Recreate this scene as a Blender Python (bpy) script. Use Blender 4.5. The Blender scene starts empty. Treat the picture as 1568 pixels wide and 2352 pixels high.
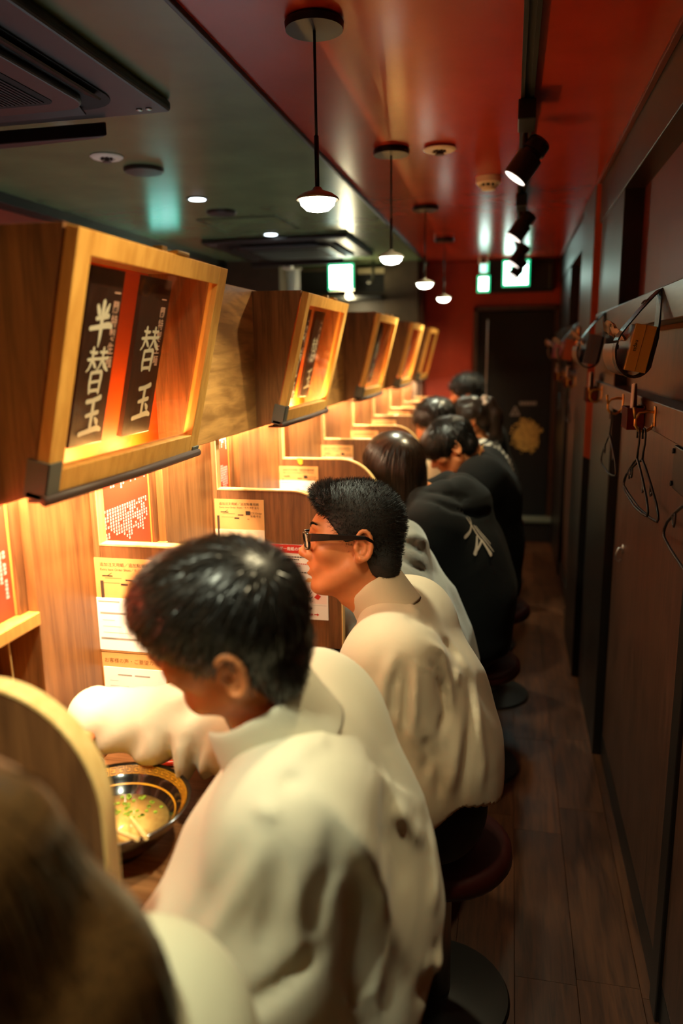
import bpy, math, random
import numpy as np
from mathutils import Vector, Matrix
random.seed(7); np.random.seed(7)
SC = bpy.context.scene
COL = SC.collection
PI = math.pi

# ------------------------------------------------------------------ camera, world, lights, exposure
cam_d = bpy.data.cameras.new('camera'); CAM = bpy.data.objects.new('camera', cam_d); COL.objects.link(CAM)
cam_d.sensor_fit = 'VERTICAL'; cam_d.sensor_height = 36.0; cam_d.sensor_width = 24.0
cam_d.lens = 1741.99 / 2352 * 36
cam_d.clip_start = 0.02; cam_d.clip_end = 60
CAM.matrix_world = Matrix(((0.976648, -0.030640, 0.212650, 0), (0.214371, 0.202735, -0.955479, 0),
                           (-0.013836, 0.978754, 0.204570, 1.55), (0, 0, 0, 1)))
cam_d.dof.use_dof = True; cam_d.dof.focus_distance = 1.72; cam_d.dof.aperture_fstop = 1.8
SC.camera = CAM

world = bpy.data.worlds.new('world'); SC.world = world; world.use_nodes = True
world.node_tree.nodes['Background'].inputs[0].default_value = (0.30, 0.28, 0.26, 1)
world.node_tree.nodes['Background'].inputs[1].default_value = 0.02
SC.view_settings.view_transform = 'Standard'
SC.view_settings.look = 'None'
SC.view_settings.gamma = 1.0
SC.view_settings.use_curve_mapping = False
SC.view_settings.exposure = 0.0
SC.cycles.max_bounces = 8; SC.cycles.diffuse_bounces = 4; SC.cycles.glossy_bounces = 4
SC.cycles.transmission_bounces = 6; SC.cycles.transparent_max_bounces = 12
SC.cycles.sample_clamp_indirect = 4.0; SC.cycles.caustics_reflective = False; SC.cycles.caustics_refractive = False
SC.cycles.use_denoising = True

# lamp powers (watts) and colours, used by the lamp builders further down
PENDANT_W, PENDANT_C = 8.0, (0.97, 1.0, 0.70)
UNDER_FILL_W = 6.0
BOOTH_W, BOOTH_C = 8.5, (1.0, 0.69, 0.40)
SIGN_W, SIGN_C = 2.6, (1.0, 0.52, 0.14)
TRACK_W, TRACK_C = 12.0, (1.0, 0.84, 0.48)
DOWN_W, DOWN_C = 18.0, (0.72, 0.86, 1.0)
EXIT_E = 11.0

# ------------------------------------------------------------------ helpers
def tag(o, label=None, cat=None, group=None, kind=None):
    if label: o['label'] = label
    if cat: o['category'] = cat
    if group: o['group'] = group
    if kind: o['kind'] = kind
    return o

def thing(name, label, cat, loc=(0, 0, 0), group=None):
    o = bpy.data.objects.new(name, None); COL.objects.link(o)
    o.location = loc; o.empty_display_size = 0.05
    return tag(o, label, cat, group)

def wloc(p):
    v = Vector((0, 0, 0))
    while p is not None:
        v += p.location; p = p.parent
    return v

def link(name, me, mat, parent=None, smooth=False, local=False):
    o = bpy.data.objects.new(name, me); COL.objects.link(o)
    if mat is not None and len(me.materials) == 0: me.materials.append(mat)
    if parent is not None: o.parent = parent
    if smooth:
        me.polygons.foreach_set('use_smooth', np.ones(len(me.polygons), bool))
    return o

def dup(root, loc, label=None, group=None):
    """copy a thing together with its parts and their sub-parts"""
    r = root.copy(); COL.objects.link(r); r.location = loc
    if label: r['label'] = label
    if group: r['group'] = group
    for ch in list(root.children):
        c = ch.copy(); COL.objects.link(c); c.parent = r
        for g in list(ch.children):
            d = g.copy(); COL.objects.link(d); d.parent = c
    return r

class MB:
    """collects simple solids; build() links them as ONE mesh object"""
    def __init__(s): s.v = []; s.f = []
    def add(s, vs, fs, M=None):
        n = len(s.v)
        if M is not None: vs = [tuple(M @ Vector(p)) for p in vs]
        s.v += [tuple(p) for p in vs]; s.f += [tuple(i + n for i in f) for f in fs]
        return s
    def box(s, x0, y0, z0, x1, y1, z1, M=None):
        vs = [(x0,y0,z0),(x1,y0,z0),(x1,y1,z0),(x0,y1,z0),(x0,y0,z1),(x1,y0,z1),(x1,y1,z1),(x0,y1,z1)]
        fs = [(0,3,2,1),(4,5,6,7),(0,1,5,4),(1,2,6,5),(2,3,7,6),(3,0,4,7)]
        return s.add(vs, fs, M)
    def prism(s, poly, axis, a, b, M=None):
        """poly: 2D outline (counter-clockwise), extruded along axis from a to b; 'y' poly=(x,z), 'z' poly=(x,y), 'x' poly=(y,z)"""
        def P(p, h):
            return {'y': (p[0], h, p[1]), 'z': (p[0], p[1], h), 'x': (h, p[0], p[1])}[axis]
        n = len(poly)
        vs = [P(p, a) for p in poly] + [P(p, b) for p in poly]
        fs = [tuple(range(n)), tuple(range(2*n-1, n-1, -1))] + [(i, i+n, (i+1) % n + n, (i+1) % n) for i in range(n)]
        return s.add(vs, fs, M)
    def tube(s, path, r, n=8, closed=False, cap=True, M=None):
        P = [Vector(p) for p in path]; m = len(P)
        rs = r if isinstance(r, (list, tuple)) else [r] * m
        vs, fs = [], []; ref = None
        for i in range(m):
            t = (P[(i+1) % m] - P[i-1]) if closed else (P[min(i+1, m-1)] - P[max(i-1, 0)])
            t.normalize()
            if ref is None:
                ref = Vector((0, 0, 1)) if abs(t.z) < .9 else Vector((1, 0, 0))
            u = (ref - t * ref.dot(t)).normalized(); ref = u; w = t.cross(u)
            for k in range(n):
                a = 2*PI*k/n
                vs.append(P[i] + (u*math.cos(a) + w*math.sin(a)) * rs[i])
        rng = m if closed else m - 1
        for i in range(rng):
            for k in range(n):
                a = i*n+k; b = i*n+(k+1) % n; j = ((i+1) % m)*n
                fs.append((a, b, j+(k+1) % n, j+k))
        if cap and not closed:
            fs.append(tuple(range(n-1, -1, -1))); fs.append(tuple((m-1)*n+k for k in range(n)))
        return s.add([tuple(v) for v in vs], fs, M)
    def lathe(s, prof, c, n=32, axis='z', M=None):
        """prof: list of (radius, height); closed at ends when radius is 0"""
        vs, fs = [], []
        for (r, h) in prof:
            for k in range(n):
                a = 2*PI*k/n
                p = (r*math.cos(a), r*math.sin(a), h)
                if axis == 'x': p = (p[2], p[0], p[1])
                if axis == 'y': p = (p[0], p[2], p[1])
                vs.append((p[0]+c[0], p[1]+c[1], p[2]+c[2]))
        for i in range(len(prof)-1):
            for k in range(n):
                fs.append((i*n+k, i*n+(k+1) % n, (i+1)*n+(k+1) % n, (i+1)*n+k))
        if prof[0][0] > 0: fs.append(tuple(range(n-1, -1, -1)))
        if prof[-1][0] > 0: fs.append(tuple((len(prof)-1)*n+k for k in range(n)))
        return s.add(vs, fs, M)
    def sheet(s, grid):
        """grid[i][j] of points"""
        n = len(grid); m = len(grid[0])
        return s.add([p for row in grid for p in row],
                     [(i*m+j, i*m+j+1, (i+1)*m+j+1, (i+1)*m+j) for i in range(n-1) for j in range(m-1)])
    def build(s, name, mat, parent=None, smooth=False, bevel=0.0, seg=2, angle=None):
        off = wloc(parent) if parent is not None else Vector((0, 0, 0))
        me = bpy.data.meshes.new(name)
        me.from_pydata([(p[0]-off.x, p[1]-off.y, p[2]-off.z) for p in s.v], [], s.f)
        me.validate()
        o = link(name, me, mat, parent, smooth)
        if bevel > 0:
            b = o.modifiers.new('bevel', 'BEVEL'); b.width = bevel; b.segments = seg; b.limit_method = 'ANGLE'; b.angle_limit = 0.6
        if angle:
            try: me.set_sharp_from_angle(angle=angle)
            except Exception: pass
        return o

def struct(o, label):
    return tag(o, label, None, None, 'structure')

# ------------------------------------------------------------------ materials
def _nt(name):
    m = bpy.data.materials.new(name); m.use_nodes = True
    nt = m.node_tree; b = nt.nodes['Principled BSDF']
    return m, nt, b

def srgb(r, g, b):
    f = lambda c: (c/255/12.92) if c/255 <= .04045 else ((c/255+.055)/1.055)**2.4
    return (f(r), f(g), f(b))

def plain(name, c, rough=.5, metal=0., spec=.5, noise=0., nscale=40., bump=0., bscale=200., coat=0., sheen=0.):
    m, nt, b = _nt(name)
    b.inputs['Base Color'].default_value = (*c, 1); b.inputs['Roughness'].default_value = rough
    b.inputs['Metallic'].default_value = metal; b.inputs['Specular IOR Level'].default_value = spec
    if coat: b.inputs['Coat Weight'].default_value = coat
    if sheen: b.inputs['Sheen Weight'].default_value = sheen
    tc = nt.nodes.new('ShaderNodeTexCoord')
    if noise:
        n = nt.nodes.new('ShaderNodeTexNoise'); n.inputs['Scale'].default_value = nscale; n.inputs['Detail'].default_value = 6
        nt.links.new(tc.outputs['Object'], n.inputs['Vector'])
        r = nt.nodes.new('ShaderNodeValToRGB')
        r.color_ramp.elements[0].position = .3; r.color_ramp.elements[1].position = .7
        r.color_ramp.elements[0].color = (*[x*(1-noise) for x in c], 1); r.color_ramp.elements[1].color = (*[min(1, x*(1+noise)) for x in c], 1)
        nt.links.new(n.outputs['Fac'], r.inputs['Fac']); nt.links.new(r.outputs['Color'], b.inputs['Base Color'])
    if bump:
        n = nt.nodes.new('ShaderNodeTexNoise'); n.inputs['Scale'].default_value = bscale; n.inputs['Detail'].default_value = 3
        nt.links.new(tc.outputs['Object'], n.inputs['Vector'])
        bp = nt.nodes.new('ShaderNodeBump'); bp.inputs['Strength'].default_value = bump; bp.inputs['Distance'].default_value = .002
        nt.links.new(n.outputs['Fac'], bp.inputs['Height']); nt.links.new(bp.outputs['Normal'], b.inputs['Normal'])
    return m

def wood(name, c1, c2, axis='z', scale=1.0, rough=.42, stretch=14., wave=.5, bump=.15, rand=False, spec=.5):
    """grain running along axis: long stretched noise plus a figured wave"""
    m, nt, b = _nt(name); L = nt.links
    tc = nt.nodes.new('ShaderNodeTexCoord'); mp = nt.nodes.new('ShaderNodeMapping')
    sc = {'x': (1, stretch, stretch), 'y': (stretch, 1, stretch), 'z': (stretch, stretch, 1)}[axis]
    mp.inputs['Scale'].default_value = [k*scale*3 for k in sc]
    src = tc.outputs['Object']
    if rand:
        oi = nt.nodes.new('ShaderNodeObjectInfo'); va = nt.nodes.new('ShaderNodeVectorMath'); va.operation = 'MULTIPLY_ADD'
        cb = nt.nodes.new('ShaderNodeCombineXYZ'); L.new(oi.outputs['Random'], cb.inputs[0]); L.new(oi.outputs['Random'], cb.inputs[1]); L.new(oi.outputs['Random'], cb.inputs[2])
        va.inputs[1].default_value = (7, 9, 5); L.new(cb.outputs[0], va.inputs[0]); L.new(tc.outputs['Object'], va.inputs[2]); src = va.outputs[0]
    L.new(src, mp.inputs['Vector'])
    n1 = nt.nodes.new('ShaderNodeTexNoise'); n1.inputs['Scale'].default_value = 1.6; n1.inputs['Detail'].default_value = 8; n1.inputs['Roughness'].default_value = .62; n1.inputs['Distortion'].default_value = .6
    L.new(mp.outputs[0], n1.inputs['Vector'])
    mp2 = nt.nodes.new('ShaderNodeMapping'); k = [6., 6., 6.]; k['xyz'.index(axis)] = 1.6
    mp2.inputs['Scale'].default_value = [q*scale for q in k]; L.new(src, mp2.inputs['Vector'])
    n2 = nt.nodes.new('ShaderNodeTexNoise'); n2.inputs['Scale'].default_value = 1.3; n2.inputs['Detail'].default_value = 2; n2.inputs['Distortion'].default_value = 1.2
    L.new(mp2.outputs[0], n2.inputs['Vector'])
    mt = nt.nodes.new('ShaderNodeMath'); mt.operation = 'MULTIPLY'; mt.inputs[1].default_value = 16.; L.new(n2.outputs['Fac'], mt.inputs[0])
    fr = nt.nodes.new('ShaderNodeMath'); fr.operation = 'SINE'; L.new(mt.outputs[0], fr.inputs[0])
    ma = nt.nodes.new('ShaderNodeMath'); ma.operation = 'MULTIPLY_ADD'; ma.inputs[1].default_value = .12*wave; L.new(fr.outputs[0], ma.inputs[0]); L.new(n1.outputs['Fac'], ma.inputs[2])
    r = nt.nodes.new('ShaderNodeValToRGB'); r.color_ramp.elements[0].position = .34; r.color_ramp.elements[1].position = .68
    r.color_ramp.elements[0].color = (*c1, 1); r.color_ramp.elements[1].color = (*c2, 1)
    L.new(ma.outputs[0], r.inputs['Fac'])
    col = r.outputs['Color']
    if rand:
        hs = nt.nodes.new('ShaderNodeHueSaturation'); mr = nt.nodes.new('ShaderNodeMapRange'); mr.inputs[3].default_value = .7; mr.inputs[4].default_value = 1.25
        L.new(oi.outputs['Random'], mr.inputs[0]); L.new(mr.outputs[0], hs.inputs['Value']); L.new(col, hs.inputs['Color']); col = hs.outputs['Color']
    L.new(col, b.inputs['Base Color'])
    b.inputs['Roughness'].default_value = rough; b.inputs['Specular IOR Level'].default_value = spec
    if bump:
        bp = nt.nodes.new('ShaderNodeBump'); bp.inputs['Strength'].default_value = bump; bp.inputs['Distance'].default_value = .001
        L.new(ma.outputs[0], bp.inputs['Height']); L.new(bp.outputs['Normal'], b.inputs['Normal'])
    return m

def emit(name, c, e):
    m, nt, b = _nt(name)
    b.inputs['Base Color'].default_value = (0, 0, 0, 1)
    b.inputs['Emission Color'].default_value = (*c, 1); b.inputs['Emission Strength'].default_value = e
    return m

def glass(name, tint=(1, 1, 1), rough=.02):
    m, nt, b = _nt(name); L = nt.links
    tr = nt.nodes.new('ShaderNodeBsdfTransparent'); tr.inputs[0].default_value = (*tint, 1)
    gl = nt.nodes.new('ShaderNodeBsdfGlossy'); gl.inputs['Roughness'].default_value = rough
    lw = nt.nodes.new('ShaderNodeLayerWeight'); lw.inputs[0].default_value = .5
    pw = nt.nodes.new('ShaderNodeMath'); pw.operation = 'POWER'; pw.inputs[1].default_value = 4.; L.new(lw.outputs['Facing'], pw.inputs[0])
    fz = nt.nodes.new('ShaderNodeMath'); fz.operation = 'MULTIPLY_ADD'; fz.inputs[1].default_value = .9; fz.inputs[2].default_value = .045; L.new(pw.outputs[0], fz.inputs[0])
    mx = nt.nodes.new('ShaderNodeMixShader'); L.new(fz.outputs[0], mx.inputs[0]); L.new(tr.outputs[0], mx.inputs[1]); L.new(gl.outputs[0], mx.inputs[2])
    L.new(mx.outputs[0], nt.nodes['Material Output'].inputs['Surface'])
    return m

def fabric(name, c, rough=.85, sheen=.2, wscale=700., bump=.25, sss=0.):
    m, nt, b = _nt(name); L = nt.links
    b.inputs['Base Color'].default_value = (*c, 1); b.inputs['Roughness'].default_value = rough
    b.inputs['Sheen Weight'].default_value = sheen; b.inputs['Specular IOR Level'].default_value = .25
    tc = nt.nodes.new('ShaderNodeTexCoord')
    n = nt.nodes.new('ShaderNodeTexNoise'); n.inputs['Scale'].default_value = wscale; n.inputs['Detail'].default_value = 2
    n3 = nt.nodes.new('ShaderNodeTexNoise'); n3.inputs['Scale'].default_value = 14; n3.inputs['Detail'].default_value = 4; n3.inputs['Distortion'].default_value = 1.0
    L.new(tc.outputs['Object'], n.inputs['Vector']); L.new(tc.outputs['Object'], n3.inputs['Vector'])
    ad = nt.nodes.new('ShaderNodeMath'); ad.operation = 'MULTIPLY_ADD'; ad.inputs[1].default_value = 4.0
    L.new(n3.outputs['Fac'], ad.inputs[0]); L.new(n.outputs['Fac'], ad.inputs[2])
    bp = nt.nodes.new('ShaderNodeBump'); bp.inputs['Strength'].default_value = bump; bp.inputs['Distance'].default_value = .0015
    L.new(ad.outputs[0], bp.inputs['Height']); L.new(bp.outputs['Normal'], b.inputs['Normal'])
    return m

M = {}
M['red_ceiling'] = plain('red_ceiling_paint', srgb(176, 54, 32), rough=.23, noise=.10, nscale=5, bump=.05, bscale=60)
M['green_ceiling'] = plain('dark_green_ceiling_paint', srgb(108, 126, 88), rough=.27, noise=.12, nscale=4, bump=.05, bscale=60)
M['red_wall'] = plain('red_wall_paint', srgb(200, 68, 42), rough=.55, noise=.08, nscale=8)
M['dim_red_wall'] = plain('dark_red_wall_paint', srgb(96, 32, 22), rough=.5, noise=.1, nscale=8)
M['black_trim'] = plain('black_trim_paint', srgb(22, 22, 20), rough=.4)
M['panel_wood'] = wood('walnut_wall_panel', srgb(112, 68, 34), srgb(160, 106, 58), 'z', .8, .45, 14, .7)
M['partition_wood'] = wood('walnut_partition', srgb(90, 56, 31), srgb(128, 84, 48), 'z', 1.2, .42, 18, .5)
M['cabinet_wood'] = wood('dark_walnut_cabinet', srgb(100, 64, 34), srgb(150, 100, 58), 'z', 1.1, .45, 16, .6)
M['fascia_wood'] = wood('figured_walnut_fascia', srgb(140, 94, 46), srgb(192, 136, 72), 'y', 1.0, .42, 9, 1.1)
M['frame_wood'] = wood('light_oak_frame', srgb(200, 140, 62), srgb(226, 168, 84), 'z', 1.0, .45, 10, .3, bump=.08)
M['edge_wood'] = wood('pale_edge_banding', srgb(214, 172, 104), srgb(236, 200, 134), 'z', 1.4, .38, 10, .2, bump=.05)
M['counter_wood'] = wood('counter_laminate', srgb(112, 72, 42), srgb(160, 110, 70), 'x', 1.2, .28, 16, .4, bump=.05)
M['floor_wood'] = wood('dark_floor_plank', srgb(62, 36, 22), srgb(100, 60, 36), 'y', 1.0, .33, 14, .5, bump=.25, rand=True)
M['floor_gap'] = plain('floor_gap', srgb(14, 11, 9), rough=.8)
M['dark_wall_wood'] = wood('dark_stained_wall_wood', srgb(62, 38, 27), srgb(90, 56, 40), 'z', 1.0, .42, 14, .5, bump=.08)
M['dark_post'] = wood('black_stained_post', srgb(24, 19, 16), srgb(36, 28, 23), 'z', 1.0, .38, 14, .3, bump=.06)
M['rail_wood'] = wood('black_stained_rail', srgb(46, 42, 36), srgb(78, 70, 58), 'y', 1.2, .30, 12, .5, bump=.1)
M['orange_end'] = plain('warm_lit_red_paint', srgb(206, 88, 52), rough=.5, noise=.05, nscale=20)  # red wall end with the warm light mixed into its colour
M['brown_wall'] = plain('dark_olive_brown_wall', srgb(74, 62, 46), rough=.5, noise=.15, nscale=12)
M['black_metal'] = plain('black_metal', srgb(20, 20, 20), rough=.42, metal=.2)
M['matte_black'] = plain('matte_black', srgb(11, 10, 9), rough=.75)
M['dark_plastic'] = plain('dark_brown_plastic', srgb(42, 37, 33), rough=.42, noise=.05)
M['dark_grille'] = plain('dark_grille', srgb(26, 25, 25), rough=.6)
M['cream_plastic'] = plain('cream_plastic', srgb(245, 236, 220), rough=.4)
M['brass'] = plain('brass', srgb(214, 160, 84), rough=.3, metal=.9)
M['steel'] = plain('steel', srgb(190, 190, 186), rough=.3, metal=.9)
M['grey_metal'] = plain('grey_metal_corner', srgb(92, 90, 80), rough=.6, metal=.1)
M['brown_bumper'] = plain('brown_bumper', srgb(70, 48, 38), rough=.55)
M['sign_back'] = plain('orange_sign_back', srgb(226, 86, 14), rough=.55)
M['plaque_wood'] = wood('dark_plaque', srgb(40, 22, 14), srgb(60, 34, 22), 'z', 1.2, .5, 14, .3)
M['white_letter'] = plain('cream_lettering', srgb(238, 236, 214), rough=.6)
M['pink_letter'] = plain('pale_pink_lettering', srgb(236, 190, 168), rough=.6)
M['sign_glass'] = glass('sign_glass', (.98, .96, .94))
M['poster_red'] = plain('red_poster', srgb(222, 70, 44), rough=.4, noise=.03)
M['card_tan'] = plain('tan_card', srgb(218, 160, 96), rough=.5, noise=.03)
M['paper_white'] = plain('white_paper', srgb(240, 238, 234), rough=.6)
M['paper_beige'] = plain('beige_paper', srgb(236, 214, 184), rough=.55)
M['ink'] = plain('dark_ink', srgb(40, 30, 24), rough=.6)
M['ink_grey'] = plain('grey_ink', srgb(150, 142, 134), rough=.6)
M['ink_brown'] = plain('brown_ink', srgb(126, 84, 44), rough=.6)
M['ink_red'] = plain('red_ink', srgb(204, 46, 34), rough=.5)
M['yellow_strip'] = plain('yellow_strip', srgb(226, 164, 30), rough=.45)
M['bowl_black'] = plain('black_lacquer', srgb(24, 20, 18), rough=.14, coat=.6)
M['bowl_gold'] = plain('gold_band', srgb(232, 164, 40), rough=.3)
M['chopstick'] = wood('bamboo_chopstick', srgb(228, 190, 120), srgb(244, 214, 150), 'x', 3, .45, 8, .2)
M['porcelain'] = plain('white_porcelain', srgb(240, 240, 238), rough=.18)
M['pen_red'] = plain('red_pen_plastic', srgb(226, 62, 34), rough=.3)
M['clear_plastic'] = plain('clear_grey_plastic', srgb(210, 200, 190), rough=.2)
M['bamboo'] = plain('bamboo_blind_slat', srgb(226, 164, 46), rough=.5, noise=.2, nscale=60)
M['rope'] = plain('rope', srgb(196, 168, 112), rough=.8)
M['vinyl_red'] = plain('dark_red_vinyl', srgb(70, 20, 18), rough=.4)
M['exit_face'] = None
M['leather'] = plain('black_brown_leather', srgb(40, 34, 30), rough=.26, noise=.1, bump=.1, bscale=300)
M['leather_brown'] = plain('brown_leather', srgb(96, 66, 46), rough=.35, noise=.15, bump=.1, bscale=300)
M['acrylic_red'] = plain('dark_red_acrylic', srgb(92, 22, 14), rough=.15)
M['tissue'] = plain('tissue_paper', srgb(238, 214, 196), rough=.8, bump=.2, bscale=150)

# ------------------------------------------------------------------ the setting
HC = 2.25; XW = -0.768; YE = 6.45; YN = -2.0
PK = [0.677 + 0.604*k for k in range(10)]                 # partition centres along the counter
PTOP = 1.2

fl = MB().box(-2.3, YN, -.06, .5, YE+.3, -.012).build('floor', M['floor_gap'])
struct(fl, 'dark plank floor of the narrow corridor')
# planks, each its own part, sharing a few meshes
def plank_mesh(L):
    m = MB(); w = .0755
    m.prism([(-w, -.012), (w, -.012), (w, -.0008), (w-.0008, 0), (-w+.0008, 0), (-w, -.0008)], 'y', 0, L)
    me = bpy.data.meshes.new('plank'); me.from_pydata(m.v, [], m.f); me.materials.append(M['floor_wood']); return me
PM = {L: plank_mesh(L-.001) for L in (.5, .62, .75, .9)}
random.seed(3)
for c in range(-5, 3):
    x = .131 + .152*c if c != 2 else .131 + .304
    y = YN - random.random()*.5
    if c == 0: y = 1.693 - 4*.62 - .62*2
    while y < YE:
        L = random.choice((.5, .62, .75, .9)) if c != 0 else .62
        if y + L > -.6:
            o = bpy.data.objects.new('plank', PM[L]); COL.objects.link(o); o.location = (x, y, 0); o.parent = fl
        y += L

# ceilings: red over the corridor, dark green over the counter and kitchen, a small step between them
o = MB().box(-.685, YN, HC, .36, YE, HC+.08).build('ceiling', M['red_ceiling']); struct(o, 'glossy red ceiling above the corridor')
o = MB().box(-2.16, YN, HC-.006, -.692, YE, HC+.08).build('ceiling', M['green_ceiling']); struct(o, 'dark green ceiling above the kitchen side')
o = MB().box(-.694, YN, HC-.012, -.682, YE, HC+.05).build('trim_1', M['black_trim'], bevel=.002); struct(o, 'thin dark joint strip between red and green ceilings')
o = MB().box(-2.24, YN, HC-.05, -2.14, YE, HC+.08).build('trim_2', M['black_trim'], bevel=.003); struct(o, 'black beam where the green ceiling meets the kitchen wall')
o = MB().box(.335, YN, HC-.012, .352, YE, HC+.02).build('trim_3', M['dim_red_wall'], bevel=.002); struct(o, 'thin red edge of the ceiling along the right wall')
# kitchen wall far left, end walls
o = MB().box(-2.35, YN, 0, -2.24, 5.75, HC+.08).build('wall_kitchen', M['red_wall']); struct(o, 'red wall behind the kitchen')
o = MB().box(-2.24, 5.7, 0, -1.72, 6.3, HC).box(-1.72, 6.2, 0, -.99, 6.3, 2.0).box(-.99, 6.1, 0, -.73, 6.3, HC).box(-1.72, 6.28, 2.0, -.99, 6.34, HC).build('wall_far', M['brown_wall'])
struct(o, 'dark olive brown wall at the kitchen end')
o = MB().box(-1.70, 6.262, 2.02, -1.0, 6.279, 2.22).build('window_1', M['black_trim'], bevel=.003); struct(o, 'black serving hatch high in the brown wall')
for (a, b_, c, d) in ((-1.70, 2.015, -1.0, 2.03), (-1.70, 2.21, -1.0, 2.225), (-1.01, 2.015, -.995, 2.225)):
    MB().box(a, 6.25, b_, c, 6.263, d).build('frame_bar', M['brown_wall'], o)
o = MB().box(-.74, 6.20, 0, -.70, YE+.01, HC).build('trim_4', M['dark_wall_wood'], bevel=.003); struct(o, 'narrow dark post between brown wall and red end wall')
o = MB().box(-.70, YE, 0, -.30, YE+.1, HC).box(-.30, YE, 1.90, .50, YE+.1, HC).box(.345, YE, 0, .50, YE+.1, 1.9).build('wall_end', M['red_wall'])
struct(o, 'red wall at the end of the corridor')
o = MB().box(-2.4, YN-.1, 0, .6, YN, HC+.1).build('wall_near', M['dark_wall_wood']); struct(o, 'dark wall behind the camera')
# end door
dr = MB().box(-.28, YE-.012, .2, .345, YE+.06, 1.885).build('door_1', M['matte_black'], bevel=.003); struct(dr, 'black door at the end of the corridor')
for (x0, x1, z0, z1) in ((-.31, -.275, 0, 1.9), (.325, .36, 0, 1.9), (-.31, .36, 1.87, 1.905)):
    MB().box(x0, YE-.04, z0, x1, YE, z1).build('door_frame', M['dark_wall_wood'], dr, bevel=.003)
MB().box(-.19, YE-.035, .21, .318, YE-.012, 1.862).build('door_leaf', M['matte_black'], dr, bevel=.004)
MB().box(-.203, YE-.03, .25, -.192, YE-.012, 1.80).build('door_edge_strip', M['steel'], dr, bevel=.001)
MB().box(-.245, YE-.045, .98, -.225, YE-.012, 1.10).build('handle', M['black_metal'], dr, bevel=.004)
# worn gold patch on the door
def blob(cx, cz, r, n=90, seed=1, amp=.25):
    rnd = np.random.RandomState(seed); ph = rnd.rand(9)*6.28; am = rnd.rand(9)
    out = []
    for i in range(n):
        a = 2*PI*i/n; k = 1 + amp*sum(am[j]*math.sin((j+2)*a+ph[j])/(j+2)**.8 for j in range(9))*.6 + amp*.25*(rnd.rand()-.5)
        out.append((cx + r*k*math.cos(a), cz + r*1.12*k*math.sin(a)))
    return out
M['gold_patch'] = plain('worn_gold_paint', srgb(196, 160, 84), rough=.5, noise=.3, nscale=30)
m = MB(); b0 = blob(.137, .86, .108, seed=4); m.prism(b0, 'y', YE-.0375, YE-.0352)
for s_ in range(26):
    rr = random.random()*6.28; q = .105 + random.random()*.03
    m.prism(blob(.137+q*math.cos(rr), .86+1.1*q*math.sin(rr), .006+.010*random.random(), 14, s_, .5), 'y', YE-.0375, YE-.0352)
m.build('worn_patch', M['gold_patch'], dr)
m = MB(); m.prism([(.0, 1.03), (.084, 1.03), (.046, 1.108), (.038, 1.108)], 'y', YE-.0375, YE-.0352); ds = m.build('warning_decal', M['ink_grey'], dr)
m = MB(); m.prism([(.012, 1.037), (.072, 1.037), (.042, 1.097)], 'y', YE-.0385, YE-.0374)
m.build('decal_print', plain('decal_print', srgb(96, 88, 80), noise=.5, nscale=300), ds)
m = MB()
for i in range(6): m.box(.075+.023*i, YE-.0375, 1.116, .094+.023*i, YE-.0352, 1.146)
m.build('decal_marks', M['ink_grey'], dr)
st = MB().box(-.30, YE-.16, 0, .36, YE-.012, .165).build('step', M['dark_plastic'], bevel=.006); st['kind'] = 'structure'; st['label'] = 'low grey step in front of the end door'
MB().box(-.30, YE-.175, .165, .36, YE-.012, .195).build('tread', plain('step_tread', srgb(120, 124, 108), rough=.35), st, bevel=.006)
tr = MB().box(-.205, YE-.10, 2.005, .30, YE, HC-.002).build('trim_5', M['black_trim'], bevel=.003); struct(tr, 'black transom box above the end door')
MB().box(.265, YE-.112, 2.02, .275, YE-.10, 2.20).build('latch_bar', M['grey_metal'], tr)

# ---- right wall
o = MB().box(.40, YN, 0, .52, YE+.1, 1.60).build('wall_right', M['dark_wall_wood']); struct(o, 'dark stained lower wall on the right')
for (y0, y1) in ((-1.2, .35), (.36, 1.64), (1.65, 2.84), (4.26, 5.2), (5.21, 6.2)):
    MB().box(.385, y0, .10, .402, y1-.012, 1.352).build('panel', M['dark_wall_wood'], o, bevel=.003)
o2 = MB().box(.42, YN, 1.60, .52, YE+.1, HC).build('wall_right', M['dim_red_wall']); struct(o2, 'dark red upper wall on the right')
o = MB().box(.352, YN, 2.08, .43, YE, HC).build('trim_6', M['dark_post'], bevel=.003); struct(o, 'dark beam along the top of the right wall')
o = MB().box(.355, 2.86, 0, .43, 3.52, 2.10).build('trim_7', M['dark_post'], bevel=.003); struct(o, 'broad black post on the right wall')
o = MB().box(.331, 3.60, 0, .43, 4.18, 2.245).build('trim_8', M['dark_post'], bevel=.003); struct(o, 'second black post on the right wall')
MB().prism([(.334, 1.075), (.43, 1.03), (.43, 2.24), (.334, 2.24)], 'y', 3.592, 3.5995).build('lit_end_face', M['orange_end'], o)  # covers only the lit part; the slanted foot is a shadow edge built in
o = MB().box(.36, 5.35, 0, .43, 6.40, 2.15).build('trim_9', M['dark_post'], bevel=.003); struct(o, 'black cladding beside the end door')
o = MB().box(.385, YN, 0, .405, 2.85, .10).box(.37, 4.2, 0, .405, YE-.2, .10).build('baseboard_right', M['dark_post'], bevel=.003); struct(o, 'dark baseboard of the right wall')
ra = MB().box(.335, YN, 1.612, .402, 3.39, 1.692).build('trim_10', M['rail_wood'], bevel=.003); struct(ra, 'glossy dark rail board carrying the tissue holders')
rb = MB().box(.335, 4.20, 1.612, .402, 6.38, 1.692).build('trim_11', M['rail_wood'], bevel=.003); struct(rb, 'far rail board carrying tissue holders')
rc = MB().box(.345, YN, 1.352, .402, 3.39, 1.425).build('trim_12', M['dark_wall_wood'], bevel=.003); struct(rc, 'lower dark rail board carrying the coat hooks')
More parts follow.
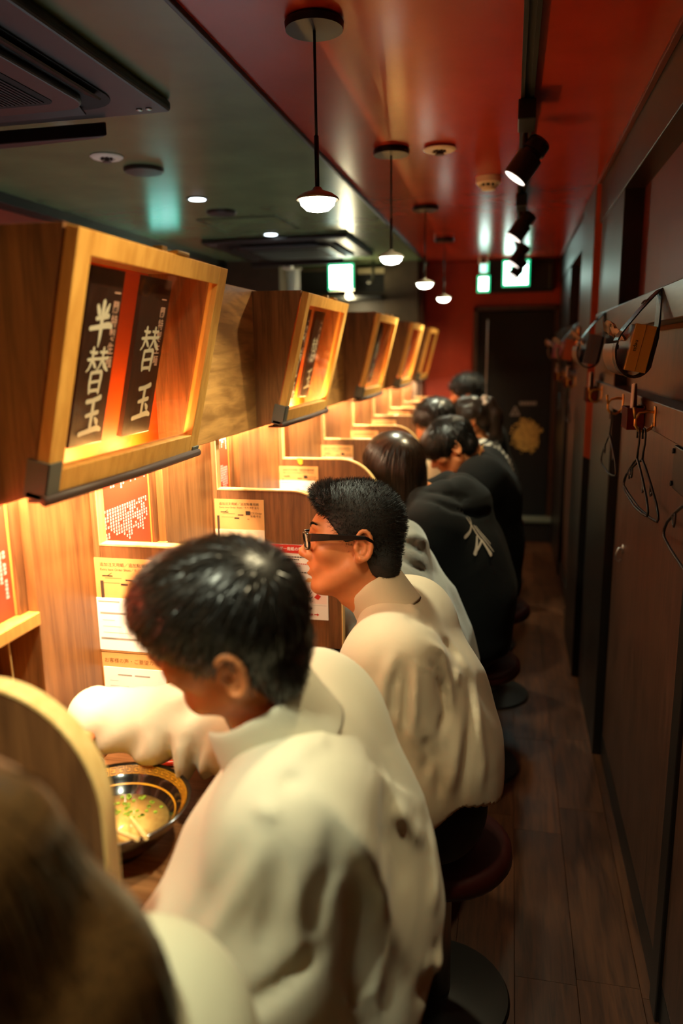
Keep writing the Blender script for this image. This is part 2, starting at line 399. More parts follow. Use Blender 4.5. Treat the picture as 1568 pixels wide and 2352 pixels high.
rd = MB().box(.345, 4.20, 1.352, .402, 6.38, 1.425).build('trim_13', M['dark_wall_wood'], bevel=.003); struct(rd, 'far lower rail board carrying coat hooks')
o = MB().box(.375, 1.62, 0, .402, 1.69, 1.34).build('trim_14', M['dark_post'], bevel=.003); struct(o, 'dark upright strip low on the right wall')

# ---- booth wall on the left: panels between openings, recessed poster boards, sills
wl = MB().box(-.98, -.6, 0, -.90, 6.2, 1.44).build('wall_left', M['matte_black']); struct(wl, 'front wall of the booths on the left')
MB().box(-.90, -.6, 0, -.70, 6.17, .72).build('apron', M['dark_wall_wood'], wl)
EDGE = [1.081, 1.580, 2.086, 2.602]
for k in range(-1, 9):
    y0 = PK[k]+.013 if k >= 0 else -.6
    y1 = PK[k+1]-.013
    e = EDGE[k] if 0 <= k < 4 else (.55 if k < 0 else y0)
    MB().box(-.90, e, .72, XW, y1+.013, 1.43).build('panel', M['panel_wood'], wl, bevel=.0015)
MB().box(-.90, PK[9], .72, XW, 6.17, 1.43).build('panel', M['panel_wood'], wl, bevel=.0015)
for k in range(4):
    y0 = PK[k]+.013; e = EDGE[k]
    MB().box(-.90, e-.024, 1.13, -.785, e-.001, 1.43).build('frame_strip', M['cabinet_wood'], wl, bevel=.001)
    MB().box(-.90, y0-.01, .72, -.769, e-.0005, .768).build('ledge', M['cabinet_wood'], wl)
    MB().box(-.90, y0-.01, 1.108, -.764, e-.0005, 1.130).build('sill', M['frame_wood'], wl, bevel=.001)

# ------------------------------------------------------------------ text and print
def text_mesh(s, size, bold=0., w=1.0):
    cu = bpy.data.curves.new('lettering', 'FONT'); cu.body = s; cu.size = size; cu.offset = bold; cu.align_x = 'CENTER'; cu.align_y = 'CENTER'
    cu.resolution_u = 3
    o = bpy.data.objects.new('lettering', cu); COL.objects.link(o)
    dg = bpy.context.evaluated_depsgraph_get(); dg.update()
    me = bpy.data.meshes.new_from_object(o.evaluated_get(dg))
    v = np.empty(len(me.vertices)*3, np.float32); me.vertices.foreach_get('co', v); v = v.reshape(-1, 3).astype(float)
    f = [tuple(p.vertices) for p in me.polygons]
    bpy.data.objects.remove(o); bpy.data.curves.remove(cu); bpy.data.meshes.remove(me)
    if len(v): v[:, 0] *= w
    return v, f

def brush(strokes, n=10):
    """calligraphic strokes: each a list of (x, y, width); flat polygons"""
    vs, fs = [], []; lay = 0
    for st_ in strokes:
        P = []
        for i in range(len(st_)-1):                       # Catmull-Rom through the points
            p0 = np.array(st_[max(i-1, 0)], float); p1 = np.array(st_[i], float); p2 = np.array(st_[i+1], float); p3 = np.array(st_[min(i+2, len(st_)-1)], float)
            for t in np.linspace(0, 1, n, endpoint=(i == len(st_)-2)):
                P.append(.5*((2*p1)+(-p0+p2)*t+(2*p0-5*p1+4*p2-p3)*t*t+(-p0+3*p1-3*p2+p3)*t**3))
        P = np.array(P); T = np.gradient(P[:, :2], axis=0); T /= np.linalg.norm(T, axis=1)[:, None]+1e-9
        N = np.stack([-T[:, 1], T[:, 0]], 1); b = len(vs); m = len(P); lay += 1; z = lay*2e-5
        for (p, q) in zip(P, N):
            w = max(p[2], .002)/2
            vs.append((p[0]+q[0]*w, p[1]+q[1]*w, z)); vs.append((p[0]-q[0]*w, p[1]-q[1]*w, z))
        for i in range(m-1): fs.append((b+2*i, b+2*i+1, b+2*i+3, b+2*i+2))
        for e, sgn in ((0, -1), (m-1, 1)):                 # round ends
            c = P[e]; w = max(c[2], .002)/2; bb = len(vs); a0 = math.atan2(N[e, 1], N[e, 0])
            for j in range(9):
                a = a0 - sgn*PI*j/8
                vs.append((c[0]+w*math.cos(a), c[1]+w*math.sin(a), z))
            fs.append(tuple(range(bb, bb+9)) if sgn < 0 else tuple(range(bb+8, bb-1, -1)))
    return np.array(vs, float), fs

# brush characters, unit box -0.5..0.5
HAN = [[(-.24, .36, .10), (-.16, .24, .13), (-.12, .17, .07)], [(.26, .42, .06), (.17, .27, .12), (.10, .17, .08)],
       [(-.24, .10, .08), (0, .13, .09), (.27, .17, .10)], [(-.46, -.12, .09), (-.1, -.08, .10), (.3, -.03, .13), (.46, -.06, .10)],
       [(.02, .46, .12), (.0, .2, .12), (.0, -.2, .12), (-.03, -.5, .05)]]
KAE = [[(-.36, .42, .05), (-.14, .40, .07), (-.06, .41, .05)], [(-.44, .25, .06), (-.2, .26, .07), (-.02, .27, .06)],
       [(-.24, .50, .08), (-.25, .28, .08), (-.34, .08, .06), (-.46, -.02, .03)], [(-.22, .22, .06), (-.12, .12, .09), (-.06, .07, .05)],
       [(.08, .42, .05), (.24, .41, .07), (.40, .43, .05)], [(.0, .27, .06), (.24, .27, .07), (.46, .29, .06)],
       [(.22, .50, .08), (.20, .28, .08), (.10, .10, .06), (-.02, .0, .03)], [(.22, .24, .06), (.34, .10, .11), (.48, .0, .06)],
       [(-.22, -.06, .08), (-.24, -.3, .09), (-.22, -.50, .07)], [(-.22, -.05, .07), (.1, -.03, .08), (.24, -.06, .10), (.22, -.3, .10), (.20, -.50, .08)],
       [(-.18, -.26, .06), (.0, -.25, .06), (.16, -.24, .06)], [(-.20, -.46, .07), (.0, -.45, .07), (.18, -.45, .07)]]
TAMA = [[(-.30, .36, .10), (.0, .38, .10), (.30, .44, .12)], [(-.26, .02, .08), (.0, .05, .10), (.27, .08, .10)],
        [(.02, .38, .12), (.0, .0, .12), (-.02, -.36, .11)], [(-.48, -.40, .10), (-.1, -.36, .11), (.3, -.32, .13), (.48, -.36, .09)],
        [(.16, -.06, .06), (.27, -.16, .13), (.30, -.22, .06)]]

def put_flat(name, parts, mat, parent, origin, ux, uy, lift=0.0004):
    """flat print made of 2D meshes: parts = [(verts, faces, dx, dy, sx, sy)] placed on the plane (origin, ux, uy)"""
    ux = Vector(ux).normalized(); uy = Vector(uy).normalized(); n = ux.cross(uy); O = Vector(origin)
    m = MB()
    for (v, f, dx, dy, sx, sy) in parts:
        m.add([tuple(O + ux*(p[0]*sx+dx) + uy*(p[1]*sy+dy) + n*(lift+p[2])) for p in v], f)
    return m.build(name, mat, parent)

def bars(rects):
    """rects (x0,y0,x1,y1) as one flat part"""
    vs, fs = [], []
    for (a, b, c, d) in rects:
        i = len(vs); vs += [(a, b, 0), (c, b, 0), (c, d, 0), (a, d, 0)]; fs.append((i, i+1, i+2, i+3))
    return (np.array(vs, float), fs, 0, 0, 1, 1)

TX = {}
def T(s, size, dx, dy, bold=0., w=1.0):
    key = (s, bold, w)
    if key not in TX: TX[key] = text_mesh(s, 1.0, bold, w)
    v, f = TX[key]
    return (v, f, dx, dy, size, size)

# ------------------------------------------------------------------ posters in the wall recesses
def scribble_cols(rng, x0, x1, y0, y1, pitch, wd, ch, fill=.86):
    """columns of tiny character-like marks"""
    R = []; x = x1
    while x > x0:
        n = int((y1-y0)/ch); ln = int(n*(.55+.45*rng.random()))
        for i in range(ln):
            if rng.random() > fill: continue
            y = y1 - i*ch; h = ch*.8
            for q in range(3):
                yy = y - h*(q+.5)/3
                R.append((x-wd*(.4+.2*rng.random()), yy-h*.08, x+wd*(.3+.2*rng.random()), yy+h*.08))
            R.append((x-wd*.12+wd*.3*(rng.random()-.5), y-h, x+wd*.04, y))
        x -= pitch
    return R
names = ['nearest booth, left edge of view', 'booth with the bowl, under the first sign box', 'booth of the man with glasses', 'booth behind the man with glasses']
LAB = ['red text poster beside the nearest wooden panel, at the left edge', 'red text poster with white paper and a pen, under the first sign box',
       'red text poster in the second recess, above the tan card by the man with glasses', 'narrow sliver of red poster with a hanging white card, under the second sign box']
for k in range(4):
    y0 = PK[k]+.014; e = EDGE[k]-.026
    t = thing('poster', LAB[k], 'poster', (-.795, e, 1.132), 'red posters in the wall recesses')
    MB().box(-.800, y0, 1.131, -.793, e, 1.43).build('poster_sheet', M['poster_red'], t)
    MB().box(-.800, e, 1.131, -.790, e+.004, 1.43).build('edge_strip', M['frame_wood'], t)
    rg = random.Random(k)
    R = []
    for (za, zb) in ((1.15, 1.245), (1.265, 1.36), (1.375, 1.425)):
        R += scribble_cols(rg, -(e-y0)+.012, -.014, za-1.132, zb-1.132, .0105, .0075, .0068)
    put_flat('lettering', [bars(R)], M['paper_white'], t, (-.793, e, 1.132), (0, 1, 0), (0, 0, 1))['kind'] = 'stuff'
# white paper and pen in the second recess, hanging card in the fourth
t = thing('paper', 'crumpled white paper tucked in front of the red poster in the second recess', 'paper', (-.789, 1.30, 1.14))
MB().sheet([[(-.790, 1.297+.004*i, 1.131), (-.788+.002*(i % 2), 1.297+.011*i, 1.16), (-.790, 1.297+.012*i*.5, 1.26), (-.789, 1.297+.006*i, 1.40)] for i in range(4)]).build('sheet', M['paper_white'], t, smooth=True)
pn = thing('pen', 'dark twisted pen leaning in front of the red poster under the first sign box', 'pen', (-.783, 1.33, 1.14))
m = MB(); m.tube([(-.782, 1.312+.0002*i*i, 1.15+.012*i) for i in range(9)], .0034, 8); m.build('barrel', M['black_metal'], pn, smooth=True)
m = MB(); m.tube([(-.782, 1.312, 1.15), (-.782, 1.310, 1.140)], [.003, .0008], 8); m.build('tip', M['steel'], pn)
hc = thing('paper_card', 'small white printed card hung askew in the narrow recess under the second sign box', 'card', (-.785, 2.56, 1.27))
c_, s_ = math.cos(.5), math.sin(.5)
cy = lambda a, b: (-.785, 2.535+a*c_-b*s_, 1.27+a*s_+b*c_)
MB().add([cy(-.035, -.03), cy(.035, -.03), cy(.035, .03), cy(-.035, .03)]+[(p[0]-.001, p[1], p[2]) for p in (cy(-.035, -.03), cy(.035, -.03), cy(.035, .03), cy(-.035, .03))], [(0, 1, 2, 3), (7, 6, 5, 4), (0, 4, 5, 1), (1, 5, 6, 2), (2, 6, 7, 3), (3, 7, 4, 0)]).build('card', M['paper_white'], hc)
put_flat('marks', [bars([(-.025+.011*(i % 5), .018-.012*(i//5), -.019+.011*(i % 5), .023-.012*(i//5)) for i in range(18)])], M['ink'], hc, cy(0, 0), (0, c_, s_), (0, -s_, c_))

# bamboo blind in the nearest opening, with its cord
bl = thing('bamboo_blind', 'yellow lit bamboo blind in the opening at the left edge', 'blind', (-.845, .86, 1.10))
sm = MB().tube([(0, 0, 0), (0, .345, 0)], .0042, 6); me = bpy.data.meshes.new('slat'); me.from_pydata(sm.v, [], sm.f); me.materials.append(M['bamboo'])
for i in range(34):
    o = bpy.data.objects.new('slat', me); COL.objects.link(o); o.parent = bl; o.location = (0, -.17, -.012-.0086*i)
for yy in (.74, .86, .98): MB().tube([(-.8405, yy, 1.10), (-.8405, yy, .80)], .0012, 5).build('thread', M['ink'], bl)
MB().tube([(-.80, 1.038, 1.108), (-.80, 1.043, .98), (-.80, 1.045, .80)], .0022, 6).build('cord', M['rope'], bl)

# ------------------------------------------------------------------ counter
ct = thing('counter', 'long brown laminate counter with a yellow strip along its front edge', 'counter', (-.62, 3.0, .77))
MB().box(-.767, -.6, .735, -.463, 6.16, .770).build('worktop', M['counter_wood'], ct, bevel=.002)
MB().box(-.4635, -.6, .728, -.446, 6.16, .769).build('nosing', M['black_trim'], ct, bevel=.005)
MB().box(-.476, -.6, .7695, -.4645, 6.16, .7712).build('strip', M['yellow_strip'], ct)

# ------------------------------------------------------------------ partitions
def part_outline():
    P = [(XW+.013, .772), (XW+.013, PTOP)]
    P += [(-.553, PTOP)]
    for i in range(1, 15):
        a = PI/2*(1-i/14); P.append((-.553+.134*math.cos(a), 1.056+.144*math.sin(a)))
    P += [(-.419, .90), (-.419, .775), (-.424, .772)]
    return P
OUT = part_outline()
def make_partition(y, lab):
    t = thing('booth_partition', lab, 'partition', (-.6, y, .772), 'booth partitions along the counter')
    inn = [(x + (0 if i < 2 else 0), z) for i, (x, z) in enumerate(OUT)]
    MB().prism(inn, 'y', y-.012, y+.012).build('panel', M['partition_wood'], t)
    # edge banding following the top and front edge
    m = MB(); E = OUT[1:-1]; th = .0022
    vs, fs = [], []
    for i, (x, z) in enumerate(E):
        a = Vector(E[max(i-1, 0)]); b = Vector(E[min(i+1, len(E)-1)]); d = (b-a).normalized(); nx, nz = -d.y, d.x
        for (yy, kk) in ((-.0132, -.001), (-.0132, th), (.0132, th), (.0132, -.001)):
            vs.append((x+nx*kk, y+yy, z+nz*kk))
    for i in range(len(E)-1):
        for q in range(4):
            fs.append((i*4+q, i*4+(q+1) % 4, i*4+4+(q+1) % 4, i*4+4+q))
    fs += [(0, 1, 2, 3), ((len(E)-1)*4+3, (len(E)-1)*4+2, (len(E)-1)*4+1, (len(E)-1)*4)]
    m.add(vs, fs).build('edge_band', M['edge_wood'], t, smooth=True, angle=.6)
    f = MB().box(XW-.002, y-.0125, .772, XW+.0125, y+.0125, 1.43).build('fixed_fin', M['cabinet_wood'], t)
    MB().box(XW+.0125, y-.0125, 1.2, XW+.0142, y+.0125, 1.43).build('fin_edge', M['edge_wood'], f)
    m = MB()
    for zz in (.86, 1.10): m.tube([(XW+.0135, y-.0135, zz-.03), (XW+.0135, y-.0135, zz+.03)], .004, 8)
    m.build('hinge', M['brown_bumper'], t)
    return t
ORD = ['arched partition at the near left, beside the long-haired diner', 'partition behind the ramen bowl and the first man', 'partition behind the man with glasses',
       'partition with a yellow tape scrap, in front of the dark-haired woman', 'partition just beyond the dark-haired woman', 'partition with a bright rounded edge, beyond the dark-haired woman by two',
       'partition left of the man with lowered head', 'partition beside the dark-haired diner beyond the man with lowered head', 'last but one partition before the red end wall', 'last partition before the red end wall']
parts = []
p0 = make_partition(PK[0], ORD[0])
for k in range(1, 10): dup(p0, (-.6, PK[k], .772), ORD[k])

# ------------------------------------------------------------------ cards and sheets on the partitions
WORDS = ['nearest', 'second', 'third', 'fourth', 'fifth', 'sixth', 'seventh', 'eighth', 'ninth']
def flat_box(name, x0, z0, x1, z1, y, th, mat, parent):
    return MB().box(x0, y-th, z0, x1, y, z1).build(name, mat, parent)
def order_card(k, x0=-.770, z1=1.175, zb=.99, paper=None, lab=''):
    y = PK[k]-.0135; w = .138
    t = thing('order_card', lab, 'card', (x0, y, zb), 'tan order cards on the partitions')
    flat_box('card', x0, zb, x0+w, z1, y, .0016, M['card_tan'], t)
    O = (x0+w/2, y-.0016, z1)
    det = k <= 4
    pr = []
    if det:
        pr = [T('追加注文用紙／追加點餐用紙', .0086, 0, -.013), T('Extra Item Order Sheet／추가 주문 용지', .0066, 0, -.0225),
              T('注文/Order', .0072, .046, -.037), T('點餐/주문', .0072, .046, -.0455)]
        pr.append(bars([(-.052, -.0362, -.030, -.0340), (-.046, -.0395, -.012, -.0388), (-.050, -.049, -.016, -.0484), (-.004, -.0435, .012, -.0405), (.018, -.042, .031, -.031), (-.014, -.053, .0, -.049), (.022, -.0535, .028, -.0522)]))
        pr.append((np.array([(-.044, -.036, 0), (-.042, -.036, 0), (-.031, -.029, 0), (-.032, -.0285, 0)]), [(0, 1, 2, 3)], 0, 0, 1, 1))
    else:
        pr = [bars([(-.05+.0085*i, -.0165, -.0435+.0085*i, -.0095) for i in range(12)]), bars([(-.055, -.0245, .05, -.0215)])]
    put_flat('lettering', pr, M['ink_brown'] if not det else M['ink'], t, O, (1, 0, 0), (0, 0, 1))
    if paper:
        (px0, pz0, px1, pz1) = paper
        s = flat_box('order_slips', px0, pz0, px1, pz1, y-.0018, .0022, M['paper_white'], t)
        W_ = px1-px0; H_ = pz1-pz0; R = [(.004, H_-.008, W_*.38, H_-.0055)]
        if H_ > .06:
            R += [(.006, H_-.032, W_*.55, H_-.0285), (.004, .022, W_*.75, .026)]
            R += [(.01, H_-.045-.0125*i, .01+W_*(.2+.3*((i*7) % 3)/3), H_-.0442-.0125*i) for i in range(4)] + [(W_*.62, H_-.02-.0125*i, W_*.95, H_-.0192-.0125*i) for i in range(6)]
        else: R += [(.006+.02*i, H_-.02, .02+.02*i, H_-.019) for i in range(5)]
        put_flat('print', [bars(R)], M['ink_grey'], s, (px0, y-.0040, pz0), (1, 0, 0), (0, 0, 1))
    return t
order_card(1, lab='tan order card holding white slips, beside the face of the first man', zb=.985, paper=(-.768, .990, -.640, 1.096))
t2 = order_card(2, x0=-.764, lab='tan order card with an empty folded pocket, above the first man', zb=1.02)
MB().box(-.764, PK[2]-.0165, 1.02, -.626, PK[2]-.0152, 1.093).build('pocket', M['paper_beige'], t2)
order_card(3, x0=-.768, lab='tan order card with a white slip, left of the hair of the man with glasses', zb=1.05, paper=(-.766, 1.06, -.640, 1.126))
order_card(4, x0=-.770, lab='tan order card with a tilted white slip, left of the dark-haired woman', zb=1.05, paper=(-.766, 1.06, -.634, 1.124))
order_card(5, x0=-.768, lab='small tan order card directly above the dark-haired woman', zb=1.05)
order_card(6, x0=-.768, lab='small tan order card, second beyond the dark-haired woman', zb=1.05)
order_card(7, x0=-.768, lab='small tan order card, third beyond the dark-haired woman', zb=1.05)
order_card(8, x0=-.768, lab='small tan order card, fourth beyond the dark-haired woman', zb=1.05)
order_card(9, x0=-.768, lab='farthest tan order card against the red end wall', zb=1.05)
# comment card below the first order card
y = PK[1]-.0135
t = thing('comment_card', 'tan headed comment card above the bright white sleeve', 'card', (-.768, y, .83))
flat_box('card', -.768, .83, -.632, .983, y, .0014, M['card_tan'], t)
put_flat('lettering', [T('お客様の声・ご要望カード', .0105, 0, 0)], M['ink_brown'], t, (-.700, y-.0014, .967), (1, 0, 0), (0, 0, 1))
s = flat_box('sheet', -.765, .832, -.634, .954, y-.0016, .0018, M['paper_white'], t)
put_flat('print', [bars([(.03, .106, .06, .1085), (.066, .106, .098, .1085)]+[(.012, .094-.011*i, .03+.09*((i*5) % 4)/4, .0946-.011*i) for i in range(8)])], M['ink_grey'], s, (-.765, y-.0034, .832), (1, 0, 0), (0, 0, 1))
# red headed instruction sheets
def red_sheet(k, lab, x0=-.613, z0=.852):
    y = PK[k]-.0135; w, h = .157, .205
    t = thing('instruction_sheet', lab, 'sheet', (x0, y, z0), 'red headed instruction sheets on the partitions')
    flat_box('sheet', x0, z0, x0+w, z0+h, y, .0012, M['paper_white'], t)
    flat_box('header', x0, z0+h-.023, x0+w, z0+h, y-.0010, .0012, M['ink_red'], t)
    if k <= 3: put_flat('header_lettering', [T('オーダー用紙の書き方・ご注文', .0104, 0, 0, .012)], M['paper_white'], t, (x0+w/2, y-.0022, z0+h-.0118), (1, 0, 0), (0, 0, 1))
    else: put_flat('header_lettering', [bars([(.01+.0115*i, -.004, .018+.0115*i, .004) for i in range(12)])], M['paper_white'], t, (x0, y-.0022, z0+h-.0118), (1, 0, 0), (0, 0, 1))
    rg = random.Random(5); R = []
    for i, zz in enumerate((.170, .163, .128, .118, .030, .024)):
        x = .012
        while x < w-.05 - .03*(i % 2):
            L = .003+.004*rg.random(); R.append((x, zz, x+L, zz+.0032)); x += L+.0012
    put_flat('print', [bars(R)], M['ink'], t, (x0, y-.0013, z0), (1, 0, 0), (0, 0, 1))
    R = [(.012+.006*i, .152, .0165+.006*i, .1545) for i in range(16)]+[(.012+.006*i, .146, .0165+.006*i, .1485) for i in range(12)]+[(.06+.0055*i, .012, .0645+.0055*i, .0165) for i in range(10)]
    R += [(.118, .013, .126, .0158)]
    put_flat('red_print', [bars(R), (np.array([(.126, .010, 0), (.132, .0144, 0), (.126, .0188, 0)]), [(0, 1, 2)], 0, 0, 1, 1), (np.array([(.118, .062, 0), (.130, .056, 0), (.138, .066, 0), (.128, .073, 0)]), [(0, 1, 2, 3)], 0, 0, 1, 1), (np.array([(.062, .072, 0), (.074, .062, 0), (.080, .080, 0), (.070, .070, 0)]), [(0, 1, 2, 3)], 0, 0, 1, 1)], M['ink_red'], t, (x0, y-.0013, z0), (1, 0, 0), (0, 0, 1))
    put_flat('picture_box', [bars([(.086, .045, w-.004, .095)])], plain('pale_pink_print', srgb(244, 222, 214)), t, (x0, y-.0012, z0), (1, 0, 0), (0, 0, 1), .0001)
    put_flat('drawing', [brush([[(.090, .060, .002), (.096, .078, .0025), (.094, .086, .001)], [(.096, .060, .002), (.104, .074, .0025), (.108, .082, .001)], [(.092, .054, .002), (.110, .060, .0025), (.114, .064, .001)], [(.089, .068, .002), (.104, .068, .0016), (.112, .076, .001)]], 5)+(0, 0, 1, 1), bars([(.092+.005*i, .050+.003*(i % 2), .0945+.005*i, .053+.003*(i % 2)) for i in range(5)])], M['ink'], t, (x0, y-.0014, z0), (1, 0, 0), (0, 0, 1))
    put_flat('hand_drawing', [(np.array([(.092, .106, 0), (.104, .103, 0), (.116, .107, 0), (.118, .114, 0), (.104, .116, 0)]), [(0, 1, 2, 3, 4)], 0, 0, 1, 1)], M['card_tan'], t, (x0, y-.0013, z0), (1, 0, 0), (0, 0, 1))
    put_flat('rule_line', [bars([(.004, .134, w-.004, .1346), (.004, .100, w-.004, .1006), (.004, .040, w-.004, .0406)])], M['ink_grey'], t, (x0, y-.0013, z0), (1, 0, 0), (0, 0, 1))
    return t
red_sheet(2, 'white instruction sheet with a red header, by the mouth of the man with glasses')
red_sheet(1, 'red headed instruction sheet on the partition behind the first man', x0=-.600, z0=.86)
red_sheet(4, 'red headed instruction sheet hidden beyond the man with glasses')
red_sheet(5, 'red headed instruction sheet right of the dark-haired woman', x0=-.575, z0=.90)
t = thing('tape_scrap', 'scrap of yellow tape on the top edge of the fourth partition', 'tape', (-.69, PK[3]-.014, 1.19))
MB().sheet([[(-.705, PK[3]-.0142, 1.203), (-.70, PK[3]-.0145, 1.186)], [(-.692, PK[3]-.0142, 1.204), (-.69, PK[3]-.018, 1.180)], [(-.683, PK[3]-.0142, 1.203), (-.684, PK[3]-.0145, 1.184)]]).build('tape', M['yellow_strip'], t)

# ------------------------------------------------------------------ fascia and sign boxes
fa = MB().box(-.741, -.6, 1.335, -.735, 6.15, 1.733).box(-.80, -.6, 1.725, -.741, 6.15, 1.733).build('trim_15', M['fascia_wood'], bevel=.002); struct(fa, 'figured walnut fascia running behind the sign boxes')
BX, BZ = -.655, 1.350; TXx, TZ = -.565, 1.720           # front plane of a sign box: bottom and top edge
FU = Vector((TXx-BX, 0, TZ-BZ)); FL = FU.length; FU.normalize(); FN = Vector((FU.z, 0, -FU.x))
SW = .553                                               # width along the counter
def fpt(s, t, d=0.):                                    # point on the slanted front: s along the counter, t up the slope, d outwards
    p = Vector((BX, 0, BZ)) + FU*t + FN*d
    return (p.x, s, p.z)
def fbox(m, s0, t0, s1, t1, d0, d1):
    v = [fpt(s, t, d) for d in (d0, d1) for (s, t) in ((s0, t0), (s1, t0), (s1, t1), (s0, t1))]
    return m.add(v, [(0, 1, 2, 3), (7, 6, 5, 4), (0, 4, 5, 1), (1, 5, 6, 2), (2, 6, 7, 3), (3, 7, 4, 0)])
def area(name, loc, size, sizey, power, col, rot, parent, shape='RECTANGLE', spread=PI):
    l = bpy.data.lights.new(name, 'AREA'); l.shape = shape; l.size = size; l.size_y = sizey; l.energy = power; l.color = col; l.spread = spread
    o = bpy.data.objects.new(name, l); COL.objects.link(o); o.rotation_euler = rot
    off = wloc(parent) if parent else Vector((0, 0, 0)); o.location = Vector(loc)-off
    if parent: o.parent = parent
    return o
def sign_box(y0, lab):
    t = thing('sign_box', lab, 'sign box', (BX, y0, BZ), 'lit sign boxes above the counter')
    D = .020                                            # door thickness; the carcass sits behind it
    bk = -.737
    prof_in = lambda d: [fpt(0, 0, -d), fpt(0, FL, -d)]
    b0, t0 = prof_in(D+.004)
    def side(ya, yb):
        return MB().prism([(bk, 1.338), (b0[0], b0[2]-.004), (t0[0], t0[2]+.002), (bk, 1.729)], 'y', y0+ya, y0+yb)
    side(.001, .016).build('side_panel', M['cabinet_wood'], t, bevel=.001)
    side(SW-.016, SW-.001).build('side_panel', M['cabinet_wood'], t, bevel=.001)
    MB().prism([(bk, 1.715), (t0[0]-.004, 1.709), (t0[0], 1.722), (bk, 1.729)], 'y', y0+.016, y0+SW-.016).build('top_panel', M['cabinet_wood'], t)
    MB().prism([(bk, 1.338), (b0[0], b0[2]-.004), (b0[0]+.002, b0[2]+.008), (bk, 1.350)], 'y', y0+.016, y0+SW-.016).build('bottom_panel', M['cabinet_wood'], t)
    MB().box(bk, y0+.016, 1.350, bk+.004, y0+SW-.016, 1.716).build('back_panel', M['sign_back'], t)
    fr = fbox(MB(), y0, 0, y0+.038, FL, -D, 0).build('door_stile', M['frame_wood'], t, bevel=.0015)
    fbox(MB(), y0+SW-.040, 0, y0+SW, FL, -D, 0).build('door_stile', M['frame_wood'], t, bevel=.0015)
    fbox(MB(), y0+.038, FL-.034, y0+SW-.040, FL, -D, 0).build('door_rail', M['frame_wood'], t, bevel=.0015)
    fbox(MB(), y0+.038, 0, y0+SW-.040, .038, -D, 0).build('door_rail', M['frame_wood'], t, bevel=.0015)
    fbox(MB(), y0+.036, .036, y0+SW-.038, FL-.032, -.012, -.009).build('glass_pane', M['sign_glass'], t)
    m = MB(); m.tube([fpt(y0-.004, -.003, .002), fpt(y0+SW*.5, -.005, .004), fpt(y0+SW+.003, -.003, .002)], .0085, 10); m.build('edge_bumper', M['brown_bumper'], t, smooth=True)
    m = MB(); fbox(m, y0-.003, -.005, y0+.030, .052, -.0005, .003); fbox(m, y0-.003, -.005, y0+.0005, .052, -.034, .003); fbox(m, y0-.003, -.007, y0+.050, .004, -.030, .0035)
    m.build('corner_guard', M['grey_metal'], t, bevel=.001)
    m = MB(); fbox(m, y0+SW-.028, -.005, y0+SW+.003, .012, -.0005, .003); m.build('corner_guard', M['grey_metal'], t, bevel=.001)
    m = MB(); m.box(TXx-.022, y0+SW*.55, TZ+.001, TXx+.003, y0+SW*.55+.05, TZ+.007); m.box(TXx-.030, y0+SW*.50, TZ+.001, TXx-.012, y0+SW*.50+.02, TZ+.012)
    m.build('latch', M['brass'], t, bevel=.001)
    MB().box(-.712, y0+.04, 1.334, -.668, y0+SW-.04, 1.3385).build('under_fill_lamp', M['black_metal'], t)  # unseen lamp added under the box as warm fill for the faces
    ul = area('under_fill_light', (-.690, y0+SW/2, 1.3335), .03, .44, UNDER_FILL_W, BOOTH_C, (0, 0, 0), t)
    ul.rotation_euler = Vector((.25, 0, -1)).to_track_quat('-Z', 'X').to_euler()
    # two hanging plaques with brushed characters
    for (sa, sb, tt, chars) in ((.106, .208, .335, (HAN, KAE, TAMA)), (.276, .384, .335, (KAE, TAMA))):
        lean = .0
        pl = fbox(MB(), y0+sa, .052, y0+sb, tt, -.046, -.036).build('plaque', M['plaque_wood'], t, bevel=.001)
        O = fpt(y0+sa+.006, 0, -.036)
        if len(chars) == 3: pos = ((.030, .250, .066), (.034, .175, .066), (.038, .100, .064))
        else: pos = ((.036, .210, .070), (.044, .112, .066))
        for c, (px, pz, w) in zip(chars, pos): put_flat('brushed_character', [brush([[(a_, b_, w_*1.15) for a_, b_, w_ in st_] for st_ in c])+(px+.012, pz, w*1.02, w*1.08)], M['white_letter'], pl, O, (0, 1, 0), tuple(FU))
        cs = '一蘭特製生麺'
        put_flat('side_lettering', [T(ch, .0205, .080, .298-.0222*i, .012) for i, ch in enumerate(cs)], M['pink_letter'], pl, O, (0, 1, 0), tuple(FU))
    # lamp tube at the foot of the box
    lt = MB().tube([(-.716, y0+.05, 1.354), (-.716, y0+SW-.05, 1.354)], .004, 8).build('lamp_tube', emit('sign_lamp', (1, .5, .14), 3.0), t, smooth=True)
    for sy in (.245, .42):
        l = bpy.data.lights.new('sign_light', 'POINT'); l.energy = SIGN_W; l.color = SIGN_C; l.shadow_soft_size = .008
        o = bpy.data.objects.new('sign_light', l); COL.objects.link(o); o.parent = t; o.location = Vector(fpt(sy, .020, -.030))-Vector((BX, 0, BZ))
    return t
SBL = ['largest lit sign box, nearest, with readable cream characters behind its glass', 'second lit sign box, white glow at its foot, above the yellow tape scrap',
       'lit sign box halfway down the row, amber inside', 'fourth lit sign box in the row, small, golden inside', 'last unlit-looking sign box before the red end wall']
sb0 = sign_box(.964, SBL[0])
for i, yy in enumerate((2.156, 3.380, 4.562, 5.60)):
    r_ = dup(sb0, (BX, yy, BZ), SBL[1+i])
    for c in r_.children:                                   # the farther boxes burn brighter, the last one barely
        if c.name.startswith('sign_light'): c.data = c.data.copy(); c.data.energy = SIGN_W*(4.5, 2.2, 3.2, .25)[i]
